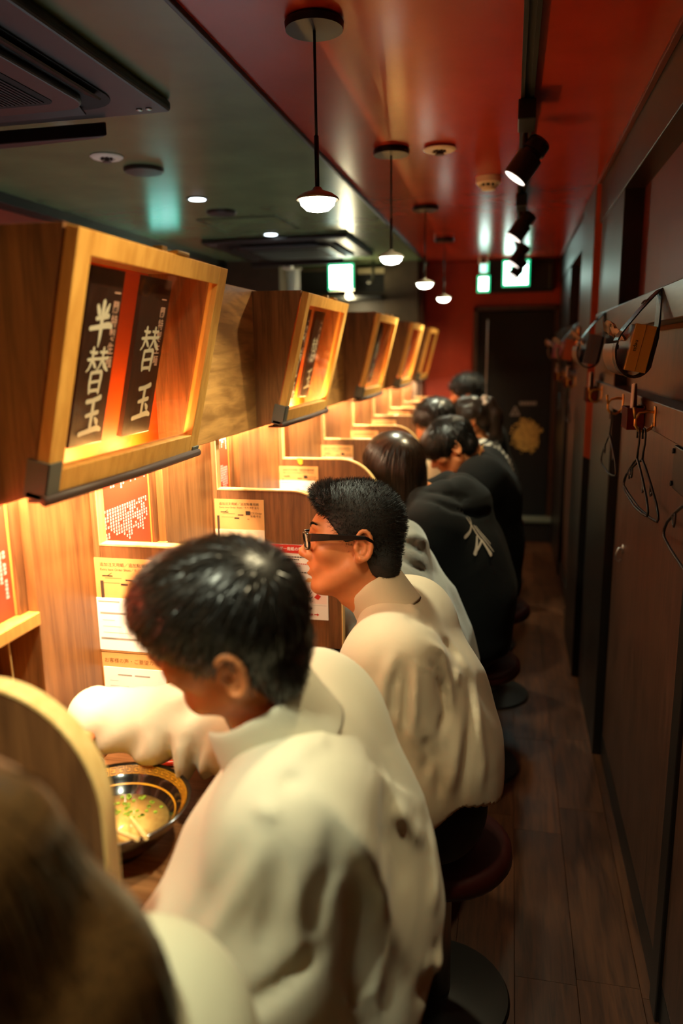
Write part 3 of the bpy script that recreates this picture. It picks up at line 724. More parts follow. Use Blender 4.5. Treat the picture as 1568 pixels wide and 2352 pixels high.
# strip lights under the fascia, one per booth, warm
STR = ['under the fascia at the nearest poster', 'over the man bent over the bowl', 'over the empty order card pocket', 'over the dark-haired hoodie wearer', 'over the diner with the necklace', 'over the diner in beige', 'over the woman with the ponytail', 'over the farthest diner', 'over the last but one partition', 'over the last partition by the red end wall']
def strip(k):
    y = PK[k]+.302 if k >= 0 else .35
    t = thing('strip_light', 'warm strip light hidden behind the fascia ' + STR[k], 'strip light', (-.735, y, 1.33), 'warm strip lights under the fascia')
    MB().box(-.767, y-.26, 1.385, -.7415, y+.26, 1.397).build('housing', M['black_metal'], t, bevel=.002)
    MB().box(-.763, y-.25, 1.383, -.745, y+.25, 1.3855).build('diffuser', emit('strip_diffuser', BOOTH_C, 3), t)
    area('strip_lamp', (-.754, y, 1.382), .016, .46, BOOTH_W, BOOTH_C, (0, 0, 0), t)
    return t
s0 = strip(0)
dup(s0, (-.735, 6.285, 1.33), 'warm strip light hidden behind the fascia '+STR[9])
for k in range(1, 9):
    dup(s0, (-.735, PK[k]+.302, 1.33), 'warm strip light hidden behind the fascia '+STR[k])

# ------------------------------------------------------------------ pendant lamps
M['lamp_grey'] = plain('pale_lamp_metal', srgb(170, 172, 158), rough=.35, metal=.3)
def pendant(y, lab):
    x = -.435
    t = thing('pendant_lamp', lab, 'pendant lamp', (x, y, HC), 'pendant lamps under the red ceiling')
    MB().lathe([(.0, HC-.001), (.060, HC-.001), (.064, HC-.006), (.062, HC-.020), (.0, HC-.021)], (x, y, 0), 36).build('canopy', M['black_metal'], t, smooth=True, angle=.7)
    MB().tube([(x, y, HC-.02), (x, y, 2.0)], .0032, 8).build('cord', M['black_metal'], t, smooth=True)
    MB().tube([(x, y, 2.02), (x, y, 1.915)], .0052, 10).build('stem', M['black_metal'], t, smooth=True)
    sh = MB().lathe([(.0, 1.914), (.008, 1.914), (.012, 1.908), (.034, 1.900), (.046, 1.892), (.0485, 1.888), (.047, 1.8865), (.041, 1.890), (.022, 1.897), (.0, 1.899)], (x, y, 0), 36).build('shade', M['lamp_grey'], t, smooth=True)
    MB().lathe([(.0, 1.8885), (.041, 1.8880), (.038, 1.876), (.026, 1.865), (.0, 1.860)], (x, y, 0), 32).build('bulb_lens', emit('pendant_glow', (1.0, .98, .80), 14), t, smooth=True)
    l = bpy.data.lights.new('pendant_light', 'SPOT'); l.energy = PENDANT_W*4; l.color = PENDANT_C; l.spot_size = 2.0; l.spot_blend = .8; l.shadow_soft_size = .035
    o = bpy.data.objects.new('pendant_light', l); COL.objects.link(o); o.parent = t; o.location = (0, 0, 1.845-HC)
    return t
PL = ['nearest pendant lamp on the longest cord, above the largest sign box', 'second pendant lamp, its canopy beside the ceiling sprinkler', 'third pendant lamp, small, in front of the red end wall', 'farthest pendant lamp in front of the red end wall']
q = pendant(1.753, PL[0])
for yy, lb in ((2.840, PL[1]), (3.946, PL[2]), (5.045, PL[3])): dup(q, (-.435, yy, HC), lb)
for yy, lb in ((.40, 'pendant lamp hanging above the camera, out of view'), (-.44, 'pendant lamp behind the camera, out of view')): dup(q, (-.435, yy, HC), lb)

# ------------------------------------------------------------------ track and spotlights
tk = thing('light_track', 'black light track running along the red ceiling', 'light track', (.021, 3.5, HC))
m = MB(); m.prism([(.003, HC-.001), (.003, HC-.022), (.013, HC-.022), (.013, HC-.012), (.029, HC-.012), (.029, HC-.022), (.039, HC-.022), (.039, HC-.001)], 'y', .4, 5.9)
m.build('rail', M['black_metal'], tk)
def spot(y, lab):
    x = .021
    t = thing('track_spotlight', lab, 'spotlight', (x, y, HC-.02), 'spotlights on the ceiling track')
    MB().box(x-.024, y-.30, HC-.075, x+.024, y-.16, HC-.0225).build('adapter', M['black_metal'], t, bevel=.003)
    MB().box(x-.009, y-.165, HC-.040, x+.009, y+.0, HC-.0225).build('arm', M['black_metal'], t, bevel=.002)
    MB().tube([(x, y-.01, HC-.03), (x, y-.01, HC-.105)], .008, 10).build('stem', M['black_metal'], t, smooth=True)
    a = Vector((-.56, -.08, -.80)).normalized()
    R3 = a.to_track_quat('Z', 'Y').to_matrix().to_4x4(); R3.translation = Vector((x+.008, y-.01, HC-.118))
    m = MB(); m.lathe([(.0, -.070), (.030, -.070), (.036, -.062), (.036, -.030), (.030, -.028), (.030, -.018), (.041, -.014), (.041, .062), (.038, .064), (.036, .050), (.0, .046)], (0, 0, 0), 32, M=R3)
    m.build('lamp_head', M['black_metal'], t, smooth=True, angle=.6)
    m = MB(); m.lathe([(.0, .0635), (.0365, .0630), (.0365, .052), (.0, .052)], (0, 0, 0), 32, M=R3); m.build('lens', emit('spot_lens', (1., .86, .74), 2.2), t, smooth=True, angle=.6)
    l = bpy.data.lights.new('spot_lamp', 'SPOT'); l.energy = TRACK_W*4; l.color = TRACK_C; l.spot_size = 2.0; l.spot_blend = 1.0; l.shadow_soft_size = .03
    o = bpy.data.objects.new('spot_lamp', l); COL.objects.link(o); o.parent = t
    o.location = R3.translation + a*.07 - Vector((x, y, HC-.02)); o.rotation_euler = (-a).to_track_quat('Z', 'Y').to_euler()
    return t
TLB = ['nearest black track spotlight, largest, with a pale lens', 'second black track spotlight, in front of the green glow', 'third black track spotlight, just above the exit sign', 'farthest black track spotlight, silhouetted on the exit sign']
q = spot(2.62, TLB[0])
for yy, lb in ((3.93, TLB[1]), (5.08, TLB[2]), (5.85, TLB[3])): dup(q, (.021, yy, HC-.02), lb)
dup(q, (.021, 1.05, HC-.02), 'track spotlight above the camera, out of view')

# ------------------------------------------------------------------ small ceiling fittings
def sprinkler(x, y, lab):
    t = thing('ceiling_sprinkler', lab, 'sprinkler', (x, y, HC))
    z = HC-.006
    MB().lathe([(.0, z), (.055, z), (.057, z-.003), (.050, z-.008), (.030, z-.009), (.026, z-.004), (.0, z-.004)], (x, y, 0), 36).build('plate', M['cream_plastic'], t, smooth=True, angle=.5)
    m = MB(); m.lathe([(.0, z-.004), (.010, z-.006), (.008, z-.016), (.016, z-.018), (.016, z-.020), (.0, z-.021)], (x, y, 0), 16)
    for k in range(6):
        a = k*PI/3; m.box(x+.018*math.cos(a)-.004, y+.018*math.sin(a)-.004, z-.012, x+.018*math.cos(a)+.004, y+.018*math.sin(a)+.004, z-.004)
    m.build('nozzle', M['brown_bumper'], t)
sprinkler(-.267, 2.858, 'round cream sprinkler plate on the red ceiling')
sprinkler(-1.419, 2.639, 'round cream sprinkler plate on the dark green ceiling')
t = thing('smoke_detector', 'white smoke detector on the red ceiling near the track', 'smoke detector', (-.114, 3.371, HC))
x, y = -.114, 3.371
MB().lathe([(.0, HC-.001), (.050, HC-.001), (.051, HC-.024), (.047, HC-.030), (.0, HC-.030)], (x, y, 0), 36).build('base', M['cream_plastic'], t, smooth=True, angle=.5)
MB().lathe([(.0, HC-.029), (.034, HC-.029), (.034, HC-.040), (.0, HC-.040)], (x, y, 0), 24).build('slot', M['matte_black'], t, smooth=True, angle=.5)
m = MB(); m.lathe([(.0, HC-.039), (.031, HC-.040), (.028, HC-.052), (.0, HC-.055)], (x, y, 0), 24)
for k in range(10):
    a = k*PI/5; m.box(x+.034*math.cos(a)-.003, y+.034*math.sin(a)-.003, HC-.041, x+.034*math.cos(a)+.003, y+.034*math.sin(a)+.003, HC-.029)
m.build('sensor_cap', M['cream_plastic'], t, smooth=True, angle=.5)
for (x, y, r, lab) in ((-1.379, 2.842, .075, 'dark round speaker plate next to the sprinkler on the green ceiling'), (-1.417, 3.747, .075, 'dark round speaker plate farther along the green ceiling')):
    t = thing('ceiling_speaker', lab, 'speaker', (x, y, HC)); z = HC-.006
    MB().lathe([(.0, z), (r, z), (r, z-.006), (r*.93, z-.014), (.0, z-.015)], (x, y, 0), 40).build('cover', M['dark_plastic'], t, smooth=True, angle=.6)
def downlight(x, y, lab):
    t = thing('downlight', lab, 'downlight', (x, y, HC), 'downlights in the green ceiling'); z = HC-.006
    MB().lathe([(.041, z), (.050, z), (.049, z-.004), (.040, z-.005)], (x, y, 0), 36).build('ring', M['dark_plastic'], t, smooth=True)
    MB().lathe([(.0, z-.003), (.040, z-.003), (.036, z-.006), (.0, z-.008)], (x, y, 0), 32).build('lens', emit('downlight_lens', (.80, .92, 1.), 9), t, smooth=True)
    l = bpy.data.lights.new('down_lamp', 'SPOT'); l.energy = DOWN_W*4; l.color = DOWN_C; l.spot_size = 1.9; l.spot_blend = .5; l.shadow_soft_size = .04
    o = bpy.data.objects.new('down_lamp', l); COL.objects.link(o); o.parent = t; o.location = (0, 0, -.02)
    return t
q = downlight(-1.402, 2.344, 'bright downlight beside the large ceiling air conditioner')
dup(q, (-1.407, 3.419, HC), 'small downlight between the two speaker plates'); dup(q, (-1.403, 4.5, HC), 'small downlight just before the far air conditioner')
hp = thing('ceiling_hatch', 'flush access hatch in the green ceiling near the far air conditioner', 'hatch', (-1.4, 4.1, HC))
MB().box(-1.62, 3.93, HC-.009, -1.20, 4.35, HC-.006).build('hatch_panel', M['green_ceiling'], hp, bevel=.002)
m = MB()
for (a, b_, c, d) in ((-1.626, 3.924, -1.62, 4.356), (-1.20, 3.924, -1.194, 4.356), (-1.626, 3.924, -1.194, 3.93), (-1.626, 4.35, -1.194, 4.356)): m.box(a, b_, HC-.0105, c, d, HC-.006)
m.build('hatch_frame', M['black_trim'], hp)

# ------------------------------------------------------------------ ceiling air conditioners
def rounded(x0, y0, x1, y1, r, n=6):
    P = []
    for (cx, cy, a0) in ((x1-r, y0+r, -PI/2), (x1-r, y1-r, 0), (x0+r, y1-r, PI/2), (x0+r, y0+r, PI)):
        for i in range(n+1): a = a0+PI/2*i/n; P.append((cx+r*math.cos(a), cy+r*math.sin(a)))
    return P
def air_con(cx, cy, lab):
    t = thing('air_conditioner', lab, 'air conditioner', (cx, cy, HC), 'ceiling cassette air conditioners'); z = HC-.006; h = .455
    MB().prism(rounded(cx-h, cy-h, cx+h, cy+h, .012), 'z', z-.030, z).build('frame_panel', M['dark_plastic'], t, bevel=.010, seg=3)
    MB().prism(rounded(cx-.36, cy-.36, cx+.36, cy+.36, .10), 'z', z-.034, z-.029).build('recess', M['matte_black'], t)
    MB().prism(rounded(cx-.30, cy-.30, cx+.30, cy+.30, .075), 'z', z-.052, z-.034).build('centre_panel', M['dark_plastic'], t, bevel=.007, seg=3)
    MB().prism(rounded(cx-.235, cy-.235, cx+.235, cy+.235, .03), 'z', z-.0535, z-.0515).build('grille_frame', M['matte_black'], t)
    m = MB()
    for i in range(36): m.box(cx-.215+.012*i, cy-.215, z-.0565, cx-.2085+.012*i, cy+.215, z-.053)
    g = m.build('grille', M['dark_grille'], t)
    for (dx, dy) in ((1, 0), (-1, 0), (0, 1), (0, -1)):
        a = .25
        if dx: m = MB().box(cx+dx*.318-.004, cy-a, z-.062, cx+dx*.318+.004, cy+a, z-.030, ); mm = MB().prism([(cx+dx*.310, z-.034), (cx+dx*.35, z-.050), (cx+dx*.354, z-.046), (cx+dx*.316, z-.030)][::dx], 'y', cy-a, cy+a)
        else:
            mm = MB().prism([(cy+dy*.310, z-.034), (cy+dy*.35, z-.050), (cy+dy*.354, z-.046), (cy+dy*.316, z-.030)][::dy], 'x', cx-a, cx+a)
        mm.build('louvre_flap', M['dark_plastic'], t)
    for (sx, sy) in ((1, 1), (-1, 1), (1, -1), (-1, -1)):
        m = MB()
        for q in (-.014, .014): m.lathe([(.0, z-.0335), (.008, z-.0335), (.009, z-.030), (.0, z-.029)], (cx+sx*.395+q, cy+sy*.405, 0), 12)
        m.build('corner_screws', M['steel'], t, smooth=True)
    return t
q = air_con(-1.40, 1.69, 'large dark ceiling air conditioner at the top, cut by the picture edge')
MB().prism([(-1.86, 2.17), (-1.16, 2.17), (-1.20, 2.19), (-1.50, 2.215), (-1.86, 2.22)], 'z', HC-.075, HC-.036).build('deflector', M['dark_plastic'], q, bevel=.004)
q2 = dup(q, (-1.42, 5.03, HC), 'smaller far ceiling air conditioner above the green exit sign')

# ------------------------------------------------------------------ exit signs (running man pictograms), cameras, far fittings
EMW = emit('exit_white', (.72, 1.0, .90), EXIT_E); EMG = emit('exit_green', (.0, .52, .20), 2.2); em_g = EMG
EMW_D = emit('exit_white_dim', (.45, 1.0, .90), 3.5); EMG_D = emit('exit_green_dim', (.0, .80, .55), 3.)
def exit_sign(x0, x1, z0, z1, y, lab, man=True, dim=False):
    em_w, em_g = (EMW_D, EMG_D) if dim else (EMW, EMG)
    t = thing('exit_sign', lab, 'exit sign', ((x0+x1)/2, y, z1))
    MB().box(x0-.006, y, z0-.006, x1+.006, y+.035, z1+.006).build('case', M['cream_plastic'], t, bevel=.003)
    MB().box(x0-.004, y-.004, z0-.004, x1+.004, y+.001, z1+.004).build('border', em_g, t)
    MB().box(x0+.010, y-.006, z0+.010, x1-.010, y-.0035, z1-.010).build('face', em_w, t)
    w = x1-x0; h = z1-z0
    R = [brush([[(-.10, .10, .09), (.02, -.06, .10), (.12, -.28, .06)], [(.0, -.06, .08), (-.14, -.18, .07), (-.28, -.18, .05)], [(-.06, .10, .06), (.12, .08, .05), (.20, .16, .04)], [(-.08, .10, .06), (-.22, .04, .05), (-.24, -.06, .04)]], 6)+(-.14*w, 0, h, h), bars([(.22*w, -.36*h, .27*w, .36*h), (.44*w, -.36*h, .47*w, .36*h), (.22*w, .31*h, .47*w, .36*h)])]
    a = [(.10*h*0+ .075*h*math.cos(q*.524), .075*h*math.sin(q*.524), 0) for q in range(12)]
    R.append((np.array(a), [tuple(range(12))], -.20*w, .25*h, 1, 1))
    if man: put_flat('pictogram', R, em_g, t, ((x0+x1)/2, y-.0062, (z0+z1)/2), (1, 0, 0), (0, 0, 1))
    MB().box((x0+x1)/2-.02, y+.005, z1+.006, (x0+x1)/2+.02, y+.03, min(HC, z1+.03)).build('bracket', M['cream_plastic'], t)
    return t
exit_sign(-.084, .112, 2.040, 2.226, 6.2, 'square green exit sign above the end door')
exit_sign(-.272, -.185, 2.004, 2.120, 6.2, 'narrow green exit sign beside the square one over the door', False)
t = thing('sign_reflector', 'small pale green lit plate just above the narrow exit sign', 'plate', (-.225, 6.21, 2.19))
MB().box(-.262, 6.20, 2.142, -.19, 6.225, 2.228).build('case', M['cream_plastic'], t); MB().box(-.256, 6.196, 2.148, -.205, 6.201, 2.222).build('face', emit('pale_green_face', (.5, 1., .85), 2.2), t)
MB().box(-.205, 6.196, 2.148, -.194, 6.201, 2.222).build('edge', em_g, t)
exit_sign(-1.386, -1.196, 2.030, 2.214, 5.9, 'green exit sign hanging under the far air conditioner')
def cctv(x, y, z, lab):
    t = thing('security_camera', lab, 'camera', (x, y, z))
    MB().box(x-.035, y-.02, z-.05, x+.035, y+.03, z).build('body', M['cream_plastic'], t, bevel=.006)
    MB().lathe([(.0, -.001), (.016, -.001), (.016, .012), (.0, .016)], (0, 0, 0), 16, M=Matrix.Translation((x, y-.02, z-.026)) @ Matrix.Rotation(PI/2, 4, 'X')).build('lens', M['matte_black'], t, smooth=True, angle=.5)
cctv(-.232, 6.12, 2.25, 'cream security camera on the ceiling above the narrow exit sign')
cctv(-1.63, 5.62, 2.215, 'cream security camera near the white hanging cloth')
t = thing('hanging_cloth', 'white cloth strip hanging left of the far exit sign', 'cloth', (-1.69, 5.9, 2.18))
MB().sheet([[(-1.73+.028*j, 5.9+.008*math.sin(j*1.9+i*.4), 2.19-.06*i) for j in range(5)] for i in range(7)]).build('cloth', M['paper_white'], t, smooth=True)
MB().tube([(-1.74, 5.9, 2.192), (-1.60, 5.9, 2.192)], .006, 8).build('rod', M['cream_plastic'], t)
t = thing('wall_lamp', 'small round lit lamp below the far exit sign', 'lamp', (-1.24, 5.95, 1.99))
MB().lathe([(.0, -.03), (.022, -.02), (.030, .0), (.022, .02), (.0, .03)], (-1.24, 5.95, 1.985), 20).build('globe', emit('lamp_globe', (1., .84, .5), 7), t, smooth=True)
l = bpy.data.lights.new('globe_light', 'POINT'); l.energy = 7; l.color = (1., .86, .5); l.shadow_soft_size = .03
o = bpy.data.objects.new('globe_light', l); COL.objects.link(o); o.parent = t; o.location = (0, -.06, -.03)
MB().tube([(-1.24, 5.95, 2.005), (-1.24, 5.95, 2.245)], .003, 6).build('cord', M['black_metal'], t)
t = thing('pipe', 'thin dark pipe with an elbow in front of the serving hatch', 'pipe', (-1.06, 6.0, 2.2))
MB().tube([(-1.06, 6.0, 2.245), (-1.06, 6.0, 2.12), (-1.07, 5.99, 2.09), (-1.10, 5.98, 2.08)], .012, 10).build('tube', M['grey_metal'], t, smooth=True)
t = thing('shelf', 'dark shelf line below the serving hatch', 'shelf', (-1.3, 6.0, 1.97)); MB().box(-1.70, 5.95, 1.955, -.99, 6.20, 1.985).build('board', M['black_trim'], t, bevel=.003)
t = thing('light_box', 'pale horizontal light box in the serving hatch', 'light box', (-1.05, 6.2, 2.2)); MB().box(-1.22, 6.2, 2.170, -1.0, 6.25, 2.212).build('box', plain('pale_box', srgb(186, 170, 130)), t, bevel=.003)

# unseen steel worktop added behind the booth wall, bounces the downlights onto the ceiling
kt = thing('bounce_worktop', 'pale steel kitchen worktop behind the booth wall, unseen, added to bounce light up', 'worktop', (-1.6, 3, 0))
MB().box(-2.2, -.6, .84, -1.05, 5.6, .88).build('top', plain('worktop_steel', srgb(205, 200, 190), rough=.5), kt, bevel=.003)
MB().box(-2.15, -.55, 0, -1.1, 5.55, .84).build('base', M['dark_plastic'], kt)
exit_sign(-2.16, -1.98, 1.98, 2.15, 4.5, 'green exit sign in the kitchen, added unseen behind the largest sign box for its ceiling reflection', True, True)  # extra unseen sign, put in for the teal streak on the green ceiling

# ------------------------------------------------------------------ tissue holders and tissue boxes on the right wall
def tissue_holder(y, lab):
    t = thing('tissue_holder', lab, 'tissue holder', (.335, y, 1.65), 'leather tissue holders on the rail boards')
    # cradle: a band bent into a loop, from the front slot round the bottom to the back
    cx, cz, rx, rz = .285, 1.545, .042, .058
    P = []
    for i in range(25):
        a = math.radians(160 + (400-160)*i/24)
        P.append((cx+rx*math.cos(a), cz+rz*math.sin(a)))
    P = P[:17] + [(.330, 1.575), (.3325, 1.63), (.3335, 1.688)]
    def band(P, ya, yb, th=.0028):
        m = MB(); n = len(P); vs, fs = [], []
        for i, (px, pz) in enumerate(P):
            a = Vector(P[max(i-1, 0)]); b = Vector(P[min(i+1, n-1)]); d = (b-a).normalized(); nx, nz = d.y*th, -d.x*th
            vs += [(px, ya, pz), (px, yb, pz), (px+nx, yb, pz+nz), (px+nx, ya, pz+nz)]
        for i in range(n-1):
            for q in range(4): fs.append((i*4+q, i*4+4+q, i*4+4+(q+1) % 4, i*4+(q+1) % 4))
        fs += [(0, 1, 2, 3), (n*4-1, n*4-2, n*4-3, n*4-4)]
        return m.add(vs, fs)
    band(P[:13], y+.02, y+.27).build('cradle', M['leather_brown'], t, smooth=True, angle=.6)
    band(P, y+.002, y+.060, .0045).build('loop', M['leather'], t, smooth=True, angle=.6)
    band([(.334, 1.688), (.318, 1.672), (.290, 1.640), (.262, 1.604), (.248, 1.584), (.243, 1.572)][::-1], y-.002, y+.080, .003).build('strap', M['leather'], t, smooth=True, angle=.6)
    m = MB()
    for yy in (y+.015, y+.065):
        m.lathe([(.0, .004), (.006, .003), (.008, .0), (.0, -.001)], (0, 0, 0), 12, M=Matrix.Translation((.306, yy, 1.6605)) @ Matrix.Rotation(-.75, 4, 'Y'))
    m.lathe([(.0, .004), (.005, .003), (.006, .0), (.0, -.001)], (0, 0, 0), 12, M=Matrix.Translation((.247, y+.012, 1.556)) @ Matrix.Rotation(-1.5, 4, 'Y'))
    m.build('rivets', M['brown_bumper'], t, smooth=True)
    return t
HY = [1.93, 3.03, 4.25, 5.25]
q = tissue_holder(HY[0], 'nearest leather tissue holder, teal sheen on its strap, on the near rail board')
HL = ['second leather tissue holder, at the end of the near rail board', 'third leather tissue holder, with the brick-coloured box', 'farthest leather tissue holder, with the mauve box']
for yy, lb in zip(HY[1:], HL): dup(q, (.335, yy, 1.65), lb)
def tissue_box(y, col, lab, word=False, sd=0):
    t = thing('tissue_box', lab, 'tissue box', (.29, y, 1.49), 'tissue boxes in the leather holders')
    Mx = Matrix.Translation((.294, 0, 1.552)) @ Matrix.Rotation(.19, 4, 'Y')
    MB().box(-.024, y-.010, -.054, .024, y+.215, .054, Mx).build('box', M[col], t, bevel=.0015)
    MB().box(-.0005, y-.0107, -.054, .0005, y-.0095, .054, Mx).build('seam', M['ink_brown'], t)
    if word:
        O = Mx @ Vector((-.012, y-.0106, .004)); ux = (Mx.to_3x3() @ Vector((0, 0, -1))); uy = (Mx.to_3x3() @ Vector((1, 0, 0)))
        put_flat('lettering', [T('nepia', .0125, 0, 0, .01)], M['ink'], t, O, ux, uy)
    rg = random.Random(sd); G = []
    for i in range(9):
        u = i/8; row = []
        for j in range(7):
            v = j/6
            row.append((.270-.040*u-.014*math.sin(v*5+sd)*u, y+.085+.12*v*(1+.3*u)-.02*u+.012*math.sin(3*v+i)*u, 1.572+.060*u*(1+.3*math.sin(v*7+sd))+.006*math.sin(i*2+j*3+sd)*u-.060*max(0, u-.55)))
        G.append(row)
    m = MB().sheet(G); m.sheet([[(p[0]+.010+.006*math.sin(i), p[1]+.006, p[2]-.010) for p in r] for i, r in enumerate(G)]); m.build('tissue', M['tissue'], t, smooth=True)
for nm, c in (('ochre_box', (206, 152, 62)), ('bluegrey_box', (84, 88, 100)), ('brick_box', (196, 98, 62)), ('mauve_box', (188, 118, 138))): M[nm] = plain(nm, srgb(*c), rough=.5)
tissue_box(HY[0], 'ochre_box', 'ochre tissue box in the nearest leather holder', True, 1)
tissue_box(HY[1], 'bluegrey_box', 'blue grey tissue box in the second leather holder', False, 2)
tissue_box(HY[2], 'brick_box', 'brick orange tissue box in the third leather holder', False, 3)
tissue_box(HY[3], 'mauve_box', 'mauve tissue box in the farthest leather holder', False, 5)

# ------------------------------------------------------------------ coat hooks, toothpick pockets, hangers
def hook(y, lab):
    t = thing('coat_hook', lab, 'hook', (.345, y, 1.39), 'brass coat hooks on the lower rail boards')
    MB().box(.341, y-.010, 1.365, .345, y+.010, 1.415).build('plate', M['brass'], t, bevel=.002)
    m = MB(); m.tube([(.343, y, 1.40), (.326, y, 1.402), (.308, y, 1.398), (.300, y, 1.384), (.300, y, 1.368), (.309, y, 1.355), (.324, y, 1.352), (.338, y, 1.362)], .0036, 8)
    m.tube([(.300, y, 1.384), (.297, y, 1.400), (.296, y, 1.412)], [.0036, .0034, .0044], 8)
    m.tube([(.338, y, 1.362), (.343, y, 1.374)], .0034, 8)
    m.build('hook_wire', M['brass'], t, smooth=True)
    return t
HK = [(1.97, 'nearest brass coat hook, holding the doubled hangers'), (2.52, 'second brass coat hook, holding the single hanger'), (3.10, 'third brass coat hook, beside the pocket on the black post'),
      (4.35, 'brass coat hook beside the far pocket, holding a hanger'), (5.20, 'farthest brass coat hook by the end cladding'), (1.40, 'brass coat hook at the right edge with a cut-off hanger')]
q = hook(*HK[0])
for yy, lb in HK[1:]: dup(q, (.345, yy, 1.39), lb)
def pocket(y, lab, sd=0):
    t = thing('paper_pocket', lab, 'pocket', (.345, y, 1.36), 'dark red pockets of folded papers')
    m = MB(); w = .05; m.box(.300, y-w, 1.345, .303, y+w, 1.400); m.box(.300, y-w, 1.343, .344, y+w, 1.346); m.box(.300, y-w, 1.345, .344, y-w+.003, 1.400); m.box(.300, y+w-.003, 1.345, .344, y+w, 1.400); m.box(.341, y-w, 1.345, .344, y+w, 1.405)
    m.build('pocket', M['acrylic_red'], t, bevel=.001)
    for i in range(6):
        a = (i-2.5)*.012
        MB().add([(.312+.004*i, y-.016+a*.6, 1.35), (.312+.004*i, y+.016+a*.6, 1.35), (.310+.004*i, y+.020+a*1.6, 1.462-.004*(i % 3)), (.310+.004*i, y-.018+a*1.6, 1.462-.003*(i % 2)),
                  (.3145+.004*i, y-.016+a*.6, 1.35), (.3145+.004*i, y+.016+a*.6, 1.35), (.3125+.004*i, y+.020+a*1.6, 1.460-.004*(i % 3)), (.3125+.004*i, y-.018+a*1.6, 1.460)],
                 [(0, 3, 2, 1), (4, 5, 6, 7), (0, 1, 5, 4), (1, 2, 6, 5), (2, 3, 7, 6), (3, 0, 4, 7)]).build('folded_paper', M['tissue'], t)
    return t
q = pocket(2.16, 'nearest dark red pocket of folded white papers')
for yy, lb in ((3.30, 'dark red paper pocket in front of the orange post face'), (4.62, 'dark red paper pocket on the far lower rail'), (5.62, 'farthest dark red paper pocket')): dup(q, (.345, yy, 1.36), lb)
def hanger(y, lab, x=.310, tilt=0.):
    t = thing('wire_hanger', lab, 'hanger', (x, y, 1.352), 'black wire hangers on the coat hooks')
    Z = 1.356; hw = .192
    def q(dy, dz): return (x, y+dy*math.cos(tilt)-dz*math.sin(tilt)*.0, Z+dz+dy*math.sin(tilt))
    m = MB()
    hk = [q(.010-.018*0, -.012)]
    hk = [q(.016*math.cos(a)+.004, .0+.016*math.sin(a)-.010) for a in [math.radians(k) for k in range(-40, 200, 24)]]
    hk += [q(-.012, -.03), q(-.004, -.048), q(0, -.07)]
    m.tube(hk, .0026, 8)
    B = [q(0, -.07), q(.04, -.083), q(.10, -.108), q(.165, -.140), q(hw-.006, -.158), q(hw, -.168), q(hw-.008, -.176), q(.12, -.184), q(0, -.190), q(-.12, -.184), q(-hw+.008, -.176), q(-hw, -.168), q(-hw+.006, -.158), q(-.165, -.140), q(-.10, -.108), q(-.04, -.083)]
    m.tube(B, .0030, 8, closed=True)
    m.build('wire_frame', M['black_metal'], t, smooth=True)
    m = MB()
    for s in (1, -1): m.tube([q(s*.118, -.117), q(s*.112, -.132), q(s*.104, -.136), q(s*.098, -.128), q(s*.10, -.108)], .0024, 6)
    m.build('strap_notches', M['black_metal'], t, smooth=True)
    return t
q = hanger(1.97, 'front one of the two black hangers on the nearest hook')
d_ = dup(q, (.319, 1.945, 1.352), 'back one of the two black hangers on the nearest hook'); d_.rotation_euler = (.05, 0, .06)
d_ = dup(q, (.310, 2.52, 1.352), 'single black wire hanger on the second hook'); d_.rotation_euler = (-.03, 0, .0)
dup(q, (.310, 4.35, 1.352), 'far black hanger in front of the greenish wall panel'); dup(q, (.310, 5.20, 1.352), 'farthest black hanger by the end cladding'); dup(q, (.310, 1.40, 1.352), 'black hanger cut off by the right picture edge')
t = thing('wall_hook', 'small steel bag hook low on the right wall', 'hook', (.38, 2.6, .88))
m = MB(); m.tube([(.385, 2.6, .90), (.37, 2.6, .90), (.362, 2.6, .88), (.362, 2.6, .862), (.372, 2.6, .853), (.378, 2.6, .862)], .003, 8); m.box(.3805, 2.592, .885, .3855, 2.608, .912); m.build('hook_wire', M['steel'], t, smooth=True)
t = thing('wall_box', 'small black metal box at the right picture edge', 'box', (.36, 1.78, 1.3)); MB().box(.352, 1.56, 1.25, .385, 1.765, 1.345).build('case', M['black_metal'], t, bevel=.003)
m = MB()
for zz in (1.262, 1.333): m.lathe([(.0, 0), (.006, .001), (.006, .005), (.0, .006)], (0, 0, 0), 10, M=Matrix.Translation((.352, 1.755, zz)) @ Matrix.Rotation(-PI/2, 4, 'Y'))
m.build('screws', M['black_metal'], t, smooth=True)
t = thing('wall_notice', 'sliver of a bright red notice at the right picture edge', 'notice', (.40, 1.6, 1.5)); MB().box(.392, 1.40, 1.46, .400, 1.70, 1.56).build('board', M['poster_red'], t)
t = thing('brass_ring', 'orange glowing brass oval ring on the second black post', 'ring', (.33, 3.9, 1.6))
m = MB(); m.tube([(.318, 4.0+.016*math.cos(a), 1.617+.042*math.sin(a)) for a in [2*PI*i/20 for i in range(20)]], .007, 8, closed=True); m.tube([(.331, 4.0, 1.655), (.318, 4.0, 1.657)], .005, 8); m.build('ring', plain('amber_brass', srgb(240, 150, 40), rough=.25, metal=.6), t, smooth=True)

